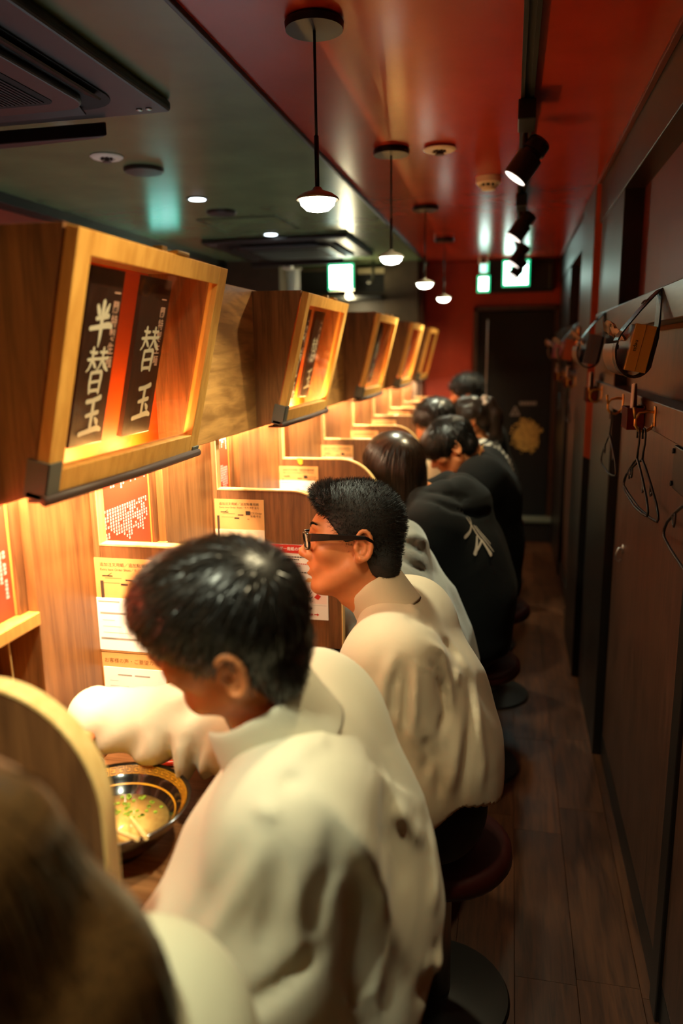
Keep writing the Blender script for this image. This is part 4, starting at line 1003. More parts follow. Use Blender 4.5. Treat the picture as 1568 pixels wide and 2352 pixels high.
# ------------------------------------------------------------------ on the counter: bowl, soup, chopsticks, spoon, pen, cup
BCX, BCY = -.594, .985; ZC = .770
bw = thing('ramen_bowl', 'black ramen bowl with a gold key-pattern rim, on the counter', 'bowl', (BCX, BCY, ZC))
prof_o = [(.0, ZC+.0008), (.042, ZC+.0008), (.044, ZC+.010), (.050, ZC+.014), (.078, ZC+.034), (.102, ZC+.064), (.1165, ZC+.084), (.1180, ZC+.0865), (.1165, ZC+.0880), (.1130, ZC+.0865)]
prof_i = [(.0985, ZC+.068), (.088, ZC+.055), (.073, ZC+.040), (.050, ZC+.026), (.0, ZC+.020)]
MB().lathe(prof_o+prof_i, (BCX, BCY, 0), 72).build('vessel', M['bowl_black'], bw, smooth=True, angle=1.2)
# gold band just under the rim, with key-pattern squares, and a thin ring lower down
def cone_pt(a, u):            # u: 0 at (r .1125) .. 1 at (r .099): inside slope
    r = .1124-(.1124-.0990)*u; z = ZC+.0860-(.0860-.0685)*u
    return (BCX+(r-.0008)*math.cos(a), BCY+(r-.0008)*math.sin(a), z+.0008)
def cone_rects(L, lift=0.):
    vs, fs = [], []
    for (a0, u0, a1, u1) in L:
        n = max(1, int(abs(a1-a0)/.05)); b = len(vs)
        for i in range(n+1):
            a = a0+(a1-a0)*i/n
            for u in (u0, u1):
                p = cone_pt(a, u); q = 1-lift/.11; vs.append((BCX+(p[0]-BCX)*q, BCY+(p[1]-BCY)*q, p[2]+lift*.6))
        for i in range(n): fs.append((b+2*i, b+2*i+1, b+2*i+3, b+2*i+2))
    return MB().add(vs, fs)
bd = cone_rects([(0, .10, 2*PI, .72)]).build('gold_band', M['bowl_gold'], bw)
R = []; NK = 52; da = 2*PI/NK; lw = .0055; lu = .075
for i in range(NK):
    a = i*da
    R += [(a-lw, .10, a+lw, .72)]
    if i % 9 == 4:
        for u in (.16, .30, .44, .58): R.append((a+.018, u, a+da-.018, u+lu))
        continue
    sg = 1 if i % 2 else -1; c = a+da/2; w = da*.30
    def bar(x0, u0, x1, u1): R.append((min(x0, x1), u0, max(x0, x1), u1))
    bar(c-w, .17, c+w, .17+lu); bar(c-w*sg-lw, .17, c-w*sg+lw, .63); bar(c-w, .56, c+w, .56+lu); bar(c+w*sg-lw, .34, c+w*sg+lw, .63); bar(c+w*sg, .34, c-w*.2*sg, .34+lu)
cone_rects(R, .0005).build('key_pattern', plain('brown_key_print', srgb(96, 50, 10), rough=.4), bd)
m = MB(); vs = []; fs = []
for i in range(73):
    a = 2*PI*i/72
    for (r, z) in ((.0930, .0622), (.0912, .0601)): vs.append((BCX+(r-.001)*math.cos(a), BCY+(r-.001)*math.sin(a), ZC+z+.0008))
m.add(vs, [(2*i, 2*i+1, 2*i+3, 2*i+2) for i in range(72)]).build('gold_ring', M['bowl_gold'], bw)
def soup_mat():
    m, nt, b = _nt('pork_broth'); L = nt.links
    tc = nt.nodes.new('ShaderNodeTexCoord'); n = nt.nodes.new('ShaderNodeTexNoise'); n.inputs['Scale'].default_value = 34; n.inputs['Detail'].default_value = 5; L.new(tc.outputs['Object'], n.inputs['Vector'])
    r = nt.nodes.new('ShaderNodeValToRGB'); r.color_ramp.elements[0].position = .3; r.color_ramp.elements[1].position = .7
    r.color_ramp.elements[0].color = (*srgb(196, 150, 84), 1); r.color_ramp.elements[1].color = (*srgb(232, 196, 116), 1)
    L.new(n.outputs['Fac'], r.inputs['Fac']); L.new(r.outputs['Color'], b.inputs['Base Color']); b.inputs['Roughness'].default_value = .12
    return m
sp = thing('ramen_soup', 'creamy broth with green onion and yellow noodles in the black bowl', 'soup', (BCX, BCY, ZC+.05))
MB().lathe([(.0, ZC+.0478), (.0790, ZC+.0478), (.0806, ZC+.0486), (.0, ZC+.0490)], (BCX, BCY, 0), 56).build('broth', soup_mat(), sp, smooth=True)
M['scallion'] = plain('green_onion', srgb(126, 158, 40), rough=.35, noise=.3, nscale=300); M['noodle'] = plain('noodle', srgb(246, 206, 74), rough=.3)
rg = random.Random(2)
m = MB()
for i in range(60):
    a = rg.random()*2.4+.6; r = .02+.055*rg.random()
    m.lathe([(.0018, -.0008), (.0034, -.0008), (.0034, .0009), (.0018, .0009)], (BCX+r*math.cos(a), BCY+r*math.sin(a), ZC+.0494), 7)
o = m.build('scallion_rings', M['scallion'], sp, smooth=True); o['kind'] = 'stuff'
m = MB()
for i in range(26):
    a0 = rg.random()*6.28; cx_, cy_ = BCX-.030+.022*rg.gauss(0, 1), BCY-.038+.014*rg.gauss(0, 1); r = .010+.014*rg.random()
    m.tube([(cx_+r*1.6*math.cos(a0+.5*k), cy_+r*math.sin(a0+.5*k), ZC+.0486+.0022*math.sin(k*.9+i)) for k in range(7)], .0014, 6)
o = m.build('noodles', M['noodle'], sp, smooth=True); o['kind'] = 'stuff'
# egg yolk coloured pieces under the chopsticks
m = MB(); m.lathe([(.0, .006), (.012, .0045), (.018, .0), (.0, -.001)], (BCX-.012, BCY-.052, ZC+.0485), 20); m.build('egg_half', plain('yolk', srgb(250, 196, 30), rough=.25), sp, smooth=True)
def chop(n, a, b, lab):
    t = thing('chopstick', lab, 'chopstick', a, 'pair of wooden chopsticks on the bowl'); MB().tube([a, tuple((Vector(a)+Vector(b))/2), b], [.0036, .0032, .0022], 6).build('stick', M['chopstick'], t, smooth=True, angle=.9)
chop(0, (-.498, .898, ZC+.0930), (-.575, .992, ZC+.0560), 'steeper chopstick of the pair resting on the bowl rim')
chop(1, (-.509, .893, ZC+.0930), (-.622, .968, ZC+.0560), 'flatter chopstick of the pair resting on the bowl rim')
t = thing('soup_spoon', 'black soup spoon at the near side of the bowl', 'spoon', (BCX-.035, .91, ZC+.055))
m = MB(); m.lathe([(.0, -.010), (.014, -.008), (.022, .0), (.025, .008), (.023, .008), (.020, .001), (.0, -.007)], (BCX-.040, BCY-.062, ZC+.0555), 24)
m.tube([(BCX-.050, BCY-.075, ZC+.060), (BCX-.062, BCY-.098, ZC+.088), (BCX-.070, BCY-.120, ZC+.104)], [.010, .006, .006], 8); m.build('spoon', M['bowl_black'], t, smooth=True)
t = thing('ballpoint_pen', 'red ballpoint pen lying behind the bowl', 'pen', (-.61, 1.235, ZC+.006))
d0 = Vector((.061, .017, 0)).normalized(); pp = lambda s: tuple(Vector((-.638, 1.232, ZC+.0066))+d0*s)
MB().tube([pp(0), pp(.046)], .0058, 12).build('grip', M['pen_red'], t, smooth=True, angle=.7)
MB().tube([pp(.046), pp(.062), pp(.066)], [.0052, .0048, .003], 12).build('end_cap', M['clear_plastic'], t, smooth=True, angle=.7)
MB().tube([pp(0), pp(-.012), pp(-.07)], [.0050, .0046, .0044], 12).build('barrel', M['clear_plastic'], t, smooth=True)
t = thing('white_cup', 'small white porcelain cup half hidden behind the arched partition', 'cup', (-.742, 1.13, ZC))
MB().lathe([(.0, ZC+.001), (.024, ZC+.001), (.033, ZC+.02), (.037, ZC+.062), (.035, ZC+.062), (.030, ZC+.02), (.0, ZC+.008)], (-.728, 1.11, 0), 32).build('cup', M['porcelain'], t, smooth=True)

# ------------------------------------------------------------------ stools
def stool(x, y, lab):
    t = thing('stool', lab, 'stool', (x, y, 0), 'round stools along the counter')
    MB().lathe([(.0, .440), (.150, .437), (.165, .425), (.168, .400), (.160, .387), (.0, .385)], (x, y, 0), 36).build('seat', M['vinyl_red'], t, smooth=True)
    MB().lathe([(.0, .387), (.030, .386), (.030, .02), (.0, .02)], (x, y, 0), 20).build('post', M['steel'], t, smooth=True, angle=.7)
    MB().lathe([(.0, .024), (.03, .022), (.17, .010), (.175, .001), (.0, .001)], (x, y, 0), 36).build('foot_plate', M['black_metal'], t, smooth=True, angle=.7)
    return t

t = thing('floor_reflection', 'two bright green strips on the floor, painted reflection of the exit sign, beyond the man with glasses', 'tape', (-.16, 3.6, 0))  # green gleam of the exit sign, painted as flat strips
for yy in (3.42, 3.68): MB().box(-.22, yy, .0003, -.12, yy+.17, .0025).build('reflection_strip', plain('green_reflection', srgb(20, 190, 110), rough=.35), t)

# ------------------------------------------------------------------ implicit surfaces: tapered limbs blended smoothly, meshed with surface nets
class Shape:
    def __init__(s): s.p = []
    def cap(s, a, b, ra, rb, k=.02, op=1):  s.p.append(('c', np.array(a, float), np.array(b, float), ra, rb, k, op)); return s
    def ell(s, c, r, k=.02, op=1, R=None):  s.p.append(('e', np.array(c, float), np.array(r, float), R, 0, k, op)); return s
    def half(s, c, n, k=.004, op=-1):       s.p.append(('h', np.array(c, float), np.array(n, float)/np.linalg.norm(n), 0, 0, k, op)); return s
    def fun(s, f, k=.01, op=1):             s.p.append(('f', f, 0, 0, 0, k, op)); return s
    def chain(s, pts, rs, k=.02, op=1):
        for i in range(len(pts)-1): s.cap(pts[i], pts[i+1], rs[i], rs[i+1], k, op)
        return s
    def __call__(s, P):
        d = None
        for q in s.p:
            t, op, k = q[0], q[6], q[5]
            if t == 'c':
                a, b, ra, rb = q[1:5]; ba = b-a; L2 = ba@ba+1e-12
                h = np.clip(((P-a)@ba)/L2, 0, 1); e = np.linalg.norm(P-a-h[:, None]*ba, axis=1)-(ra+(rb-ra)*h)
            elif t == 'e':
                c, r, R = q[1:4]; X = P-c
                if R is not None: X = X@R.T
                k0 = np.linalg.norm(X/r, axis=1); k1 = np.linalg.norm(X/(r*r), axis=1); e = k0*(k0-1)/(k1+1e-9)
                e = np.where(k0 < .2, -r.min()*(1-k0), e)
            elif t == 'h': e = -((P-q[1])@q[2])
            else: e = q[1](P)
            if d is None: d = e; continue
            if op == 1:
                h = np.maximum(k-np.abs(d-e), 0)/k; d = np.minimum(d, e)-h*h*k*.25
            elif op == -1:
                e = -e; h = np.maximum(k-np.abs(d-e), 0)/k; d = np.maximum(d, e)+h*h*k*.25
            elif op == 2:
                h = np.maximum(k-np.abs(d-e), 0)/k; d = np.maximum(d, e)+h*h*k*.25
            elif op == 3: d = d-e                       # displacement
        return d

def axis_coords(lo, hi, fine):
    """fine: list of (lo, hi, step); a base step elsewhere"""
    base = fine[-1]; x = lo; out = [lo]
    while x < hi:
        st = base
        for (a, b, s_) in fine[:-1]:
            if a-st <= x < b: st = min(st, s_)
        x += st; out.append(x)
    return np.array(out)

def mesh_sdf(F, xs, ys, zs, proj=1):
    nx, ny, nz = len(xs), len(ys), len(zs)
    S = 4
    ix, iy, iz = np.arange(0, nx, S), np.arange(0, ny, S), np.arange(0, nz, S)
    cc = np.stack(np.meshgrid(xs[np.minimum(ix+2, nx-1)], ys[np.minimum(iy+2, ny-1)], zs[np.minimum(iz+2, nz-1)], indexing='ij'), -1)
    dc = F(cc.reshape(-1, 3)).reshape(cc.shape[:3])
    def span(c, i): return np.abs(c[np.minimum(i+S, len(c)-1)]-c[i])
    rad = .5*np.sqrt(span(xs, ix)[:, None, None]**2+span(ys, iy)[None, :, None]**2+span(zs, iz)[None, None, :]**2)*1.5+.012
    act = np.abs(dc) < rad
    up = lambda a: np.repeat(np.repeat(np.repeat(a, S, 0), S, 1), S, 2)[:nx, :ny, :nz]
    D = up(dc).astype(np.float32); A = up(act)
    I = np.argwhere(A)
    P = np.stack([xs[I[:, 0]], ys[I[:, 1]], zs[I[:, 2]]], 1)
    D[A] = F(P)
    D[0] = D[-1] = 1; D[:, 0] = D[:, -1] = 1; D[:, :, 0] = D[:, :, -1] = 1
    ins = D < 0
    c = ins[:-1, :-1, :-1].astype(np.int8)
    tot = np.zeros_like(c)
    for a in (0, 1):
        for b in (0, 1):
            for e in (0, 1): tot += ins[a:nx-1+a, b:ny-1+b, e:nz-1+e]
    cell = (tot > 0) & (tot < 8)
    C = np.argwhere(cell); n = len(C)
    idx = -np.ones(cell.shape, np.int64); idx[cell] = np.arange(n)
    acc = np.zeros((n, 3)); cnt = np.zeros(n)
    G = (xs, ys, zs)
    corners = [(a, b, e) for a in (0, 1) for b in (0, 1) for e in (0, 1)]
    for p in corners:
        for ax in range(3):
            if p[ax]: continue
            q = list(p); q[ax] = 1
            i0 = C+np.array(p); i1 = C+np.array(q)
            d0 = D[i0[:, 0], i0[:, 1], i0[:, 2]]; d1 = D[i1[:, 0], i1[:, 1], i1[:, 2]]
            m = (d0 < 0) != (d1 < 0); t = np.where(m, d0/(d0-d1+1e-12), 0)
            p0 = np.stack([G[k][i0[:, k]] for k in range(3)], 1); p1 = np.stack([G[k][i1[:, k]] for k in range(3)], 1)
            acc += np.where(m[:, None], p0+(p1-p0)*t[:, None], 0); cnt += m
    V = acc/np.maximum(cnt, 1)[:, None]
    Fs = []
    for ax in range(3):
        b, e = [(1, 2), (2, 0), (0, 1)][ax]
        sl0 = [slice(1, -1)]*3; sl0[ax] = slice(0, -1); sl1 = [slice(1, -1)]*3; sl1[ax] = slice(1, None)
        a0 = ins[tuple(sl0)]; a1 = ins[tuple(sl1)]
        E = np.argwhere(a0 != a1); flip = a0[a0 != a1]
        off = np.ones(3, int); off[ax] = 0; E = E+off
        def at(db, de):
            J = E.copy(); J[:, b] += db; J[:, e] += de
            return idx[J[:, 0], J[:, 1], J[:, 2]]
        q = np.stack([at(-1, -1), at(0, -1), at(0, 0), at(-1, 0)], 1)
        q[~flip] = q[~flip][:, ::-1]; Fs.append(q)
    Q = np.concatenate(Fs)
    Q = Q[(Q >= 0).all(1)]
    for _ in range(proj):
        h = .0012; d = F(V); g = np.stack([F(V+np.eye(3)[k]*h)-d for k in range(3)], 1)/h
        V = V-np.clip(d, -.006, .006)[:, None]*g/np.maximum((g*g).sum(1), .25)[:, None]
    return V, Q

def mesh_obj(name, V, Q, mat, parent):
    off = np.array(wloc(parent)) if parent is not None else np.zeros(3)
    me = bpy.data.meshes.new(name)
    me.vertices.add(len(V)); me.vertices.foreach_set('co', (V-off).astype(np.float32).ravel())
    k = Q.shape[1]
    me.loops.add(len(Q)*k); me.loops.foreach_set('vertex_index', Q.astype(np.int32).ravel())
    me.polygons.add(len(Q)); me.polygons.foreach_set('loop_start', np.arange(0, len(Q)*k, k, dtype=np.int32))
    me.polygons.foreach_set('use_smooth', np.ones(len(Q), bool))
    me.update(calc_edges=True); me.validate()
    return link(name, me, mat, parent)

def sdf_obj(name, F, lo, hi, fine, mat, parent, proj=1):
    """fine: dict axis -> list of (lo, hi, step), plus 'b': base step"""
    ax = [axis_coords(lo[k], hi[k], fine.get('xyz'[k], [])+[fine['b']]) for k in range(3)]
    V, Q = mesh_sdf(F, *ax, proj=proj)
    return mesh_obj(name, V, Q, mat, parent), V, Q

# ------------------------------------------------------------------ hair strands as thin ribbons in one mesh
def ribbons(roots, dirs, normals, length, width, seg, field, rng, taper=.25, push=None):
    """grow ribbons: field(P, D) returns the new direction"""
    n = len(roots); P = roots.copy(); D = dirs/np.maximum(np.linalg.norm(dirs, axis=1), 1e-9)[:, None]
    L = length*np.ones(n) if np.isscalar(length) else length
    pts = [P.copy()]; ds = [D.copy()]
    for i in range(seg):
        P = P+D*(L/seg)[:, None]
        if push is not None: P = push(P)
        pts.append(P.copy()); D = field(P, D, i); D /= np.maximum(np.linalg.norm(D, axis=1), 1e-9)[:, None]; ds.append(D.copy())
    V = np.empty((n, (seg+1)*2, 3)); W = width if not np.isscalar(width) else width*np.ones(n)
    rv = normals+rng.normal(0, .35, (n, 3))
    for i in range(seg+1):
        s = np.cross(ds[i], rv); s /= np.maximum(np.linalg.norm(s, axis=1), 1e-9)[:, None]
        w = W*(1-(1-taper)*(i/seg)**1.5)*.5
        V[:, 2*i] = pts[i]-s*w[:, None]; V[:, 2*i+1] = pts[i]+s*w[:, None]
    b = (np.arange(n)*(seg+1)*2)[:, None]
    Q = np.concatenate([b+np.array([2*i, 2*i+1, 2*i+3, 2*i+2]) for i in range(seg)])
    return V.reshape(-1, 3), Q

def sample_surface(V, Q, n, rng, keep=None):
    A, B, C, D = (V[Q[:, k]] for k in range(4))
    ar = np.linalg.norm(np.cross(C-A, D-B), axis=1)
    nn = np.cross(C-A, D-B); nn /= np.maximum(np.linalg.norm(nn, axis=1), 1e-12)[:, None]
    if keep is not None: ar = ar*keep((A+C)/2, nn)
    i = rng.choice(len(Q), n, p=ar/ar.sum()); u, v = rng.random((2, n, 1))
    return (A[i]*(1-u)+B[i]*u)*(1-v)+(D[i]*(1-u)+C[i]*u)*v, nn[i]

# ------------------------------------------------------------------ people
def skin_mat(name, c):
    m, nt, b = _nt(name); L = nt.links
    b.inputs['Roughness'].default_value = .48; b.inputs['Subsurface Weight'].default_value = .12
    b.inputs['Subsurface Radius'].default_value = (.008, .003, .0015); b.inputs['Subsurface Scale'].default_value = 1.0
    tc = nt.nodes.new('ShaderNodeTexCoord'); n = nt.nodes.new('ShaderNodeTexNoise'); n.inputs['Scale'].default_value = 55; n.inputs['Detail'].default_value = 5; L.new(tc.outputs['Object'], n.inputs['Vector'])
    r = nt.nodes.new('ShaderNodeValToRGB'); r.color_ramp.elements[0].color = (*[x*.88 for x in c], 1); r.color_ramp.elements[1].color = (*[min(1, x*1.1) for x in c], 1)
    L.new(n.outputs['Fac'], r.inputs['Fac']); L.new(r.outputs['Color'], b.inputs['Base Color'])
    n2 = nt.nodes.new('ShaderNodeTexNoise'); n2.inputs['Scale'].default_value = 600; L.new(tc.outputs['Object'], n2.inputs['Vector'])
    bp = nt.nodes.new('ShaderNodeBump'); bp.inputs['Strength'].default_value = .08; bp.inputs['Distance'].default_value = .001; L.new(n2.outputs['Fac'], bp.inputs['Height']); L.new(bp.outputs['Normal'], b.inputs['Normal'])
    return m
M['skin'] = skin_mat('skin', srgb(204, 126, 76))
M['lip'] = plain('lip', srgb(176, 96, 80), rough=.4)
def hair_mat(name, c1, c2, rough=.34):
    m, nt, b = _nt(name); L = nt.links
    oi = nt.nodes.new('ShaderNodeTexCoord'); n = nt.nodes.new('ShaderNodeTexNoise'); n.inputs['Scale'].default_value = 220; L.new(oi.outputs['Object'], n.inputs['Vector'])
    r = nt.nodes.new('ShaderNodeValToRGB'); r.color_ramp.elements[0].position = .35; r.color_ramp.elements[1].position = .7
    r.color_ramp.elements[0].color = (*c1, 1); r.color_ramp.elements[1].color = (*c2, 1); L.new(n.outputs['Fac'], r.inputs['Fac']); L.new(r.outputs['Color'], b.inputs['Base Color'])
    b.inputs['Roughness'].default_value = rough; b.inputs['Specular IOR Level'].default_value = .5
    return m
M['hair_black'] = hair_mat('black_hair', srgb(16, 14, 12), srgb(32, 28, 24))
M['hair_matte'] = hair_mat('short_black_hair', srgb(13, 11, 10), srgb(24, 21, 18), .7)
M['hair_dark'] = hair_mat('dark_brown_hair', srgb(30, 21, 15), srgb(56, 38, 26), .3)
M['hair_brown'] = hair_mat('brown_hair', srgb(52, 36, 18), srgb(96, 66, 32), .34)
M['shirt_white'] = fabric('white_shirt_cotton', srgb(212, 204, 180), .8, .15, 900, .18)
M['shirt_cream'] = fabric('cream_shirt_cotton', srgb(210, 190, 160), .8, .15, 900, .18)
M['blouse'] = fabric('pale_blouse', srgb(190, 186, 160), .8, .1, 700, .15)
M['navy'] = fabric('navy_trousers', srgb(34, 36, 46), .85, .2, 500, .2)
M['black_cloth'] = fabric('black_cloth', srgb(10, 10, 9), .9, .02, 400, .3)
M['hood_black'] = fabric('black_sweat_fleece', srgb(11, 12, 11), .92, .02, 400, .3)
M['grey_fleece'] = fabric('grey_fleece', srgb(128, 126, 116), .95, .3, 260, .5)
M['dark_trousers'] = fabric('dark_trousers', srgb(28, 28, 30), .85, .2, 400, .2)
M['stripe_knit'] = None
M['shoe'] = plain('dark_shoe', srgb(30, 28, 27), rough=.5)
M['eye_white'] = plain('eye_white', srgb(230, 222, 214), rough=.15)
M['iris'] = plain('iris', srgb(34, 20, 14), rough=.1)
M['glasses'] = plain('black_acetate', srgb(14, 13, 13), rough=.22)

A_ = lambda *p: np.array(p, float)
def frame(yaw, pitch, roll):
    """forward, left, up of a head that looks along -X; angles in degrees: yaw towards the corridor entrance, pitch up, roll towards the left shoulder"""
    f, l, u = A_(-1, 0, 0), A_(0, -1, 0), A_(0, 0, 1)
    y, p, r = map(math.radians, (yaw, pitch, roll))
    f, l = f*math.cos(y)+l*math.sin(y), l*math.cos(y)-f*math.sin(y)
    f, u = f*math.cos(p)+u*math.sin(p), u*math.cos(p)-f*math.sin(p)
    u, l = u*math.cos(r)+l*math.sin(r), l*math.cos(r)-u*math.sin(r)
    return f, l, u

class Head:
    def __init__(s, c, yaw=0, pitch=0, roll=0, sc=1.0):
        s.c = A_(*c); s.f, s.l, s.u = frame(yaw, pitch, roll); s.sc = sc; s.R = np.stack([s.f, s.l, s.u])
    def w(s, f, l, u): return s.c+(s.f*f+s.l*l+s.u*u)*s.sc
    def loc(s, P): return ((P-s.c)@s.R.T)/s.sc
    def ell(s, S, c, r, k=.02, op=1): S.ell(s.w(*c), A_(*r)*s.sc, k*s.sc, op, s.R)
    def cap(s, S, a, b, ra, rb, k=.02, op=1): S.cap(s.w(*a), s.w(*b), ra*s.sc, rb*s.sc, k*s.sc, op)
    def half(s, S, c, n, k=.004, op=-1): S.half(s.w(*c), s.f*n[0]+s.l*n[1]+s.u*n[2], k, op)

def face(S, H, detail=True, fem=0.):
    H.ell(S, (-.010, 0, .030), (.094, .074, .084), .02)                 # cranium
    H.ell(S, (.022, 0, -.012), (.066, .060, .085), .03)                 # face mass
    for s in (1, -1):
        H.cap(S, (-.002, s*.054, -.058), (.060, s*.020, -.100), .018, .018, .03)   # jaw
        H.ell(S, (.058, s*.042, -.024), (.022, .022, .018), .03)        # cheekbone
    H.ell(S, (.074, 0, -.104), (.018, .020, .016), .02)                 # chin
    H.cap(S, (.076, -.034, .030), (.076, .034, .030), .013, .013, .02)  # brow ridge
    for s in (1, -1): H.ell(S, (.094, s*.032, .006), (.016, .019, .014), .016, -1)  # eye sockets
    for s in (1, -1): H.ell(S, (.072, s*.032, .004), (.0140, .0165, .0120), .006)   # lids over the eyeball, with a slit
    for s in (1, -1): H.cap(S, (.0885, s*.022, .0035), (.083, s*.0435, .0045), .0042, .0036, .003, -1)
    H.cap(S, (.086, 0, .016), (.106, 0, -.026), .0075, .0105, .014)     # nose bridge
    H.ell(S, (.109, 0, -.031), (.0115, .012, .0105), .008)              # nose tip
    for s in (1, -1): H.ell(S, (.098, s*.013, -.036), (.011, .0075, .0085), .007)
    H.ell(S, (.076, 0, -.062), (.020, .028, .022), .02)                 # muzzle
    for s in (1, -1):
        H.cap(S, (.0955, 0, -.0575), (.083, s*.022, -.066), .0062, .0036, .005)
        H.cap(S, (.0930, 0, -.0725), (.081, s*.020, -.068), .0072, .0038, .005)
    H.cap(S, (.104, -.016, -.0655), (.104, .016, -.0655), .0085, .0085, .004, -1)   # mouth line
    if detail:
        for s in (1, -1):                                               # ears
            e = Shape()
            H.ell(e, (-.020, s*.076, -.008), (.0185, .009, .031), .004)
            H.ell(e, (-.014, s*.075, -.034), (.010, .006, .010), .008)
            n = 12; pts = []
            for i in range(n+1):
                a = math.radians(-110+250*i/n); pts.append((-.021-.0165*math.cos(a), s*.084, -.006+.030*math.sin(a)))
            for i in range(n): H.cap(e, pts[i], pts[i+1], .0044, .0044, .002)
            H.ell(e, (-.015, s*.090, -.011), (.0090, .0125, .0150), .003, -1)
            H.ell(e, (-.0255, s*.091, .008), (.0062, .0085, .0120), .003, -1)
            H.ell(e, (-.005, s*.078, -.012), (.005, .005, .008), .004)
            S.fun(e, .006)
    else:
        for s in (1, -1): H.ell(S, (-.020, s*.076, -.010), (.018, .010, .031), .006)

def hand(S, w, d, n, curl=.5, side=1, k=.006):
    """palm and five fingers from wrist w along d, palm facing n"""
    w = A_(*w); d = A_(*d)/np.linalg.norm(d); n = A_(*n); n = n-d*(n@d); n /= np.linalg.norm(n); t = np.cross(d, n)*side
    for q in (-.024, -.008, .008, .024): S.cap(w+t*q*.55, w+d*.078+t*q, .014, .0115, .012)
    for i, (q, L) in enumerate(((-.030, .060), (-.010, .074), (.010, .080), (.030, .072))):
        a = w+d*.082+t*q; p = a; ang = 0
        for L2, r0, r1 in ((.42, .0092, .0086), (.32, .0086, .0080), (.26, .0080, .0068)):
            ang += curl*(.5+.5*(L2 < .4)); v = d*math.cos(ang)+n*math.sin(ang); b = p+v*L*L2; S.cap(p, b, r0, r1, k); p = b
    a = w+d*.022+t*.030; b = a+(t*.75+d*.6+n*.25)*.038; c = b+(t*.25+d*.8+n*.4)*.032
    S.cap(w+d*.01+t*.012, a, .014, .013, .012); S.cap(a, b, .0125, .0105, k); S.cap(b, c, .0105, .0085, k)

def gauss_folds(F, n=(.30, -.85, .42)):
    """F: list of (points, amplitude, width): ridges (+) and valleys (-) laid on a garment, faded at their ends; n is the cloth's rough outward direction"""
    n = A_(*n)/np.linalg.norm(n)
    def f(P):
        tot = np.zeros(len(P))
        for pts, amp, wd in F:
            Q = [A_(*p) for p in pts]; L = [0.]
            for i in range(len(Q)-1): L.append(L[-1]+np.linalg.norm(Q[i+1]-Q[i]))
            c = np.mean(Q, 0); near = np.where(np.linalg.norm(P-c, axis=1) < L[-1]*.6+.12)[0]
            if len(near) == 0: continue
            X = P[near]; best = np.full(len(X), 9.); par = np.zeros(len(X))
            for i in range(len(Q)-1):
                a = Q[i]; ba = Q[i+1]-a; E = X-a; En = (E@n)[:, None]*n; bt = ba-n*(ba@n); Et = E-En
                h = np.clip((Et@bt)/(bt@bt+1e-12), 0, 1); d = np.linalg.norm(Et-h[:, None]*bt, axis=1); dn = np.abs(E@n-h*(ba@n)); d = d+np.maximum(dn-.07, 0)*3
                m = d < best; best[m] = d[m]; par[m] = (L[i]+h[m]*(L[i+1]-L[i]))/L[-1]
            tot[near] += amp*np.exp(-(best/wd)**2)*np.clip(1.25-np.abs(par-.5)**2*4.2, .15, 1)
        return tot
    return f

def drape(amp, sc, seed):
    r = np.random.RandomState(seed); K = r.normal(0, 1, (5, 3))*sc; ph = r.rand(5)*6.28
    K[:, 2] *= .45
    return lambda P: amp*sum(np.sin(P@K[i]+ph[i]+1.3*np.sin(P@K[(i+1) % 5]*.5)) for i in range(5))/2.2

def rings(a, b, amp, lam, ph=0., rad=.12, skew=(0, 0, 0), under=.35):
    """bunching rings round a sleeve from a to b"""
    a = A_(*a); b = A_(*b); ba = b-a; L = np.linalg.norm(ba); d = ba/L; sk = A_(*skew)
    def f(P):
        X = P-a; t = X@d; e = np.linalg.norm(X-t[:, None]*d, axis=1)
        q = t+X@sk
        wgt = np.clip((t+.02)/.05, 0, 1)*np.clip((L+.02-t)/.05, 0, 1)*(e < rad)
        s = np.sin(2*PI*q/lam+ph+1.6*np.sin(X@A_(31, 17, 23)+ph)+1.1*np.sin(t*37+ph)); low = np.clip(.55-(X-t[:, None]*d)[:, 2]/.06, under, 1)
        return amp*wgt*low*s*(.7+.5*np.sin(t*29+ph*2))
    return f

def torso(S, J, g=0., k=.07):
    """two parallel columns from hips to shoulders"""
    for s, sh in ((-1, J['SL']), (1, J['SR'])):
        sh = A_(*sh); hp = A_(*J['hip'])+A_(0, s*.075, 0); wa = A_(*J['waist'])+A_(0, s*.065, 0); ch = A_(*J['chest'])+A_(0, s*.075, 0)
        S.chain([hp, wa, ch], [.115+g, .098+g, .105+g], k)
        S.cap(ch, sh+(ch-sh)*.30+A_(0, -s*.02, 0), .10+g, .056+g*.5, k)
    S.cap(A_(*J['SL']), A_(*J['SR']), .055+g*.5, .055+g*.5, .10)
    S.cap(A_(*J['nb']), (A_(*J['SL'])+A_(*J['SR']))/2, .050+g*.2, .060+g*.3, .05)

def arm(S, sh, el, wr, g=0., k=.03, r=(.052, .043, .030)):
    S.cap(A_(*sh), A_(*el), r[0]+g, r[1]+g, k); S.cap(A_(*el), A_(*wr), r[1]+g, r[2]+g, k)

def legs(S, J, g=0., k=.03):
    for s in (-1, 1):
        h = A_(*J['hip'])+A_(0, s*.085, -.02); kn = A_(*J['knee'])+A_(0, s*J.get('kw', .10), 0); an = A_(*J['ankle'])+A_(0, s*.09, 0)
        S.chain([h, kn, an], [.088+g, .062+g, .044+g], k)

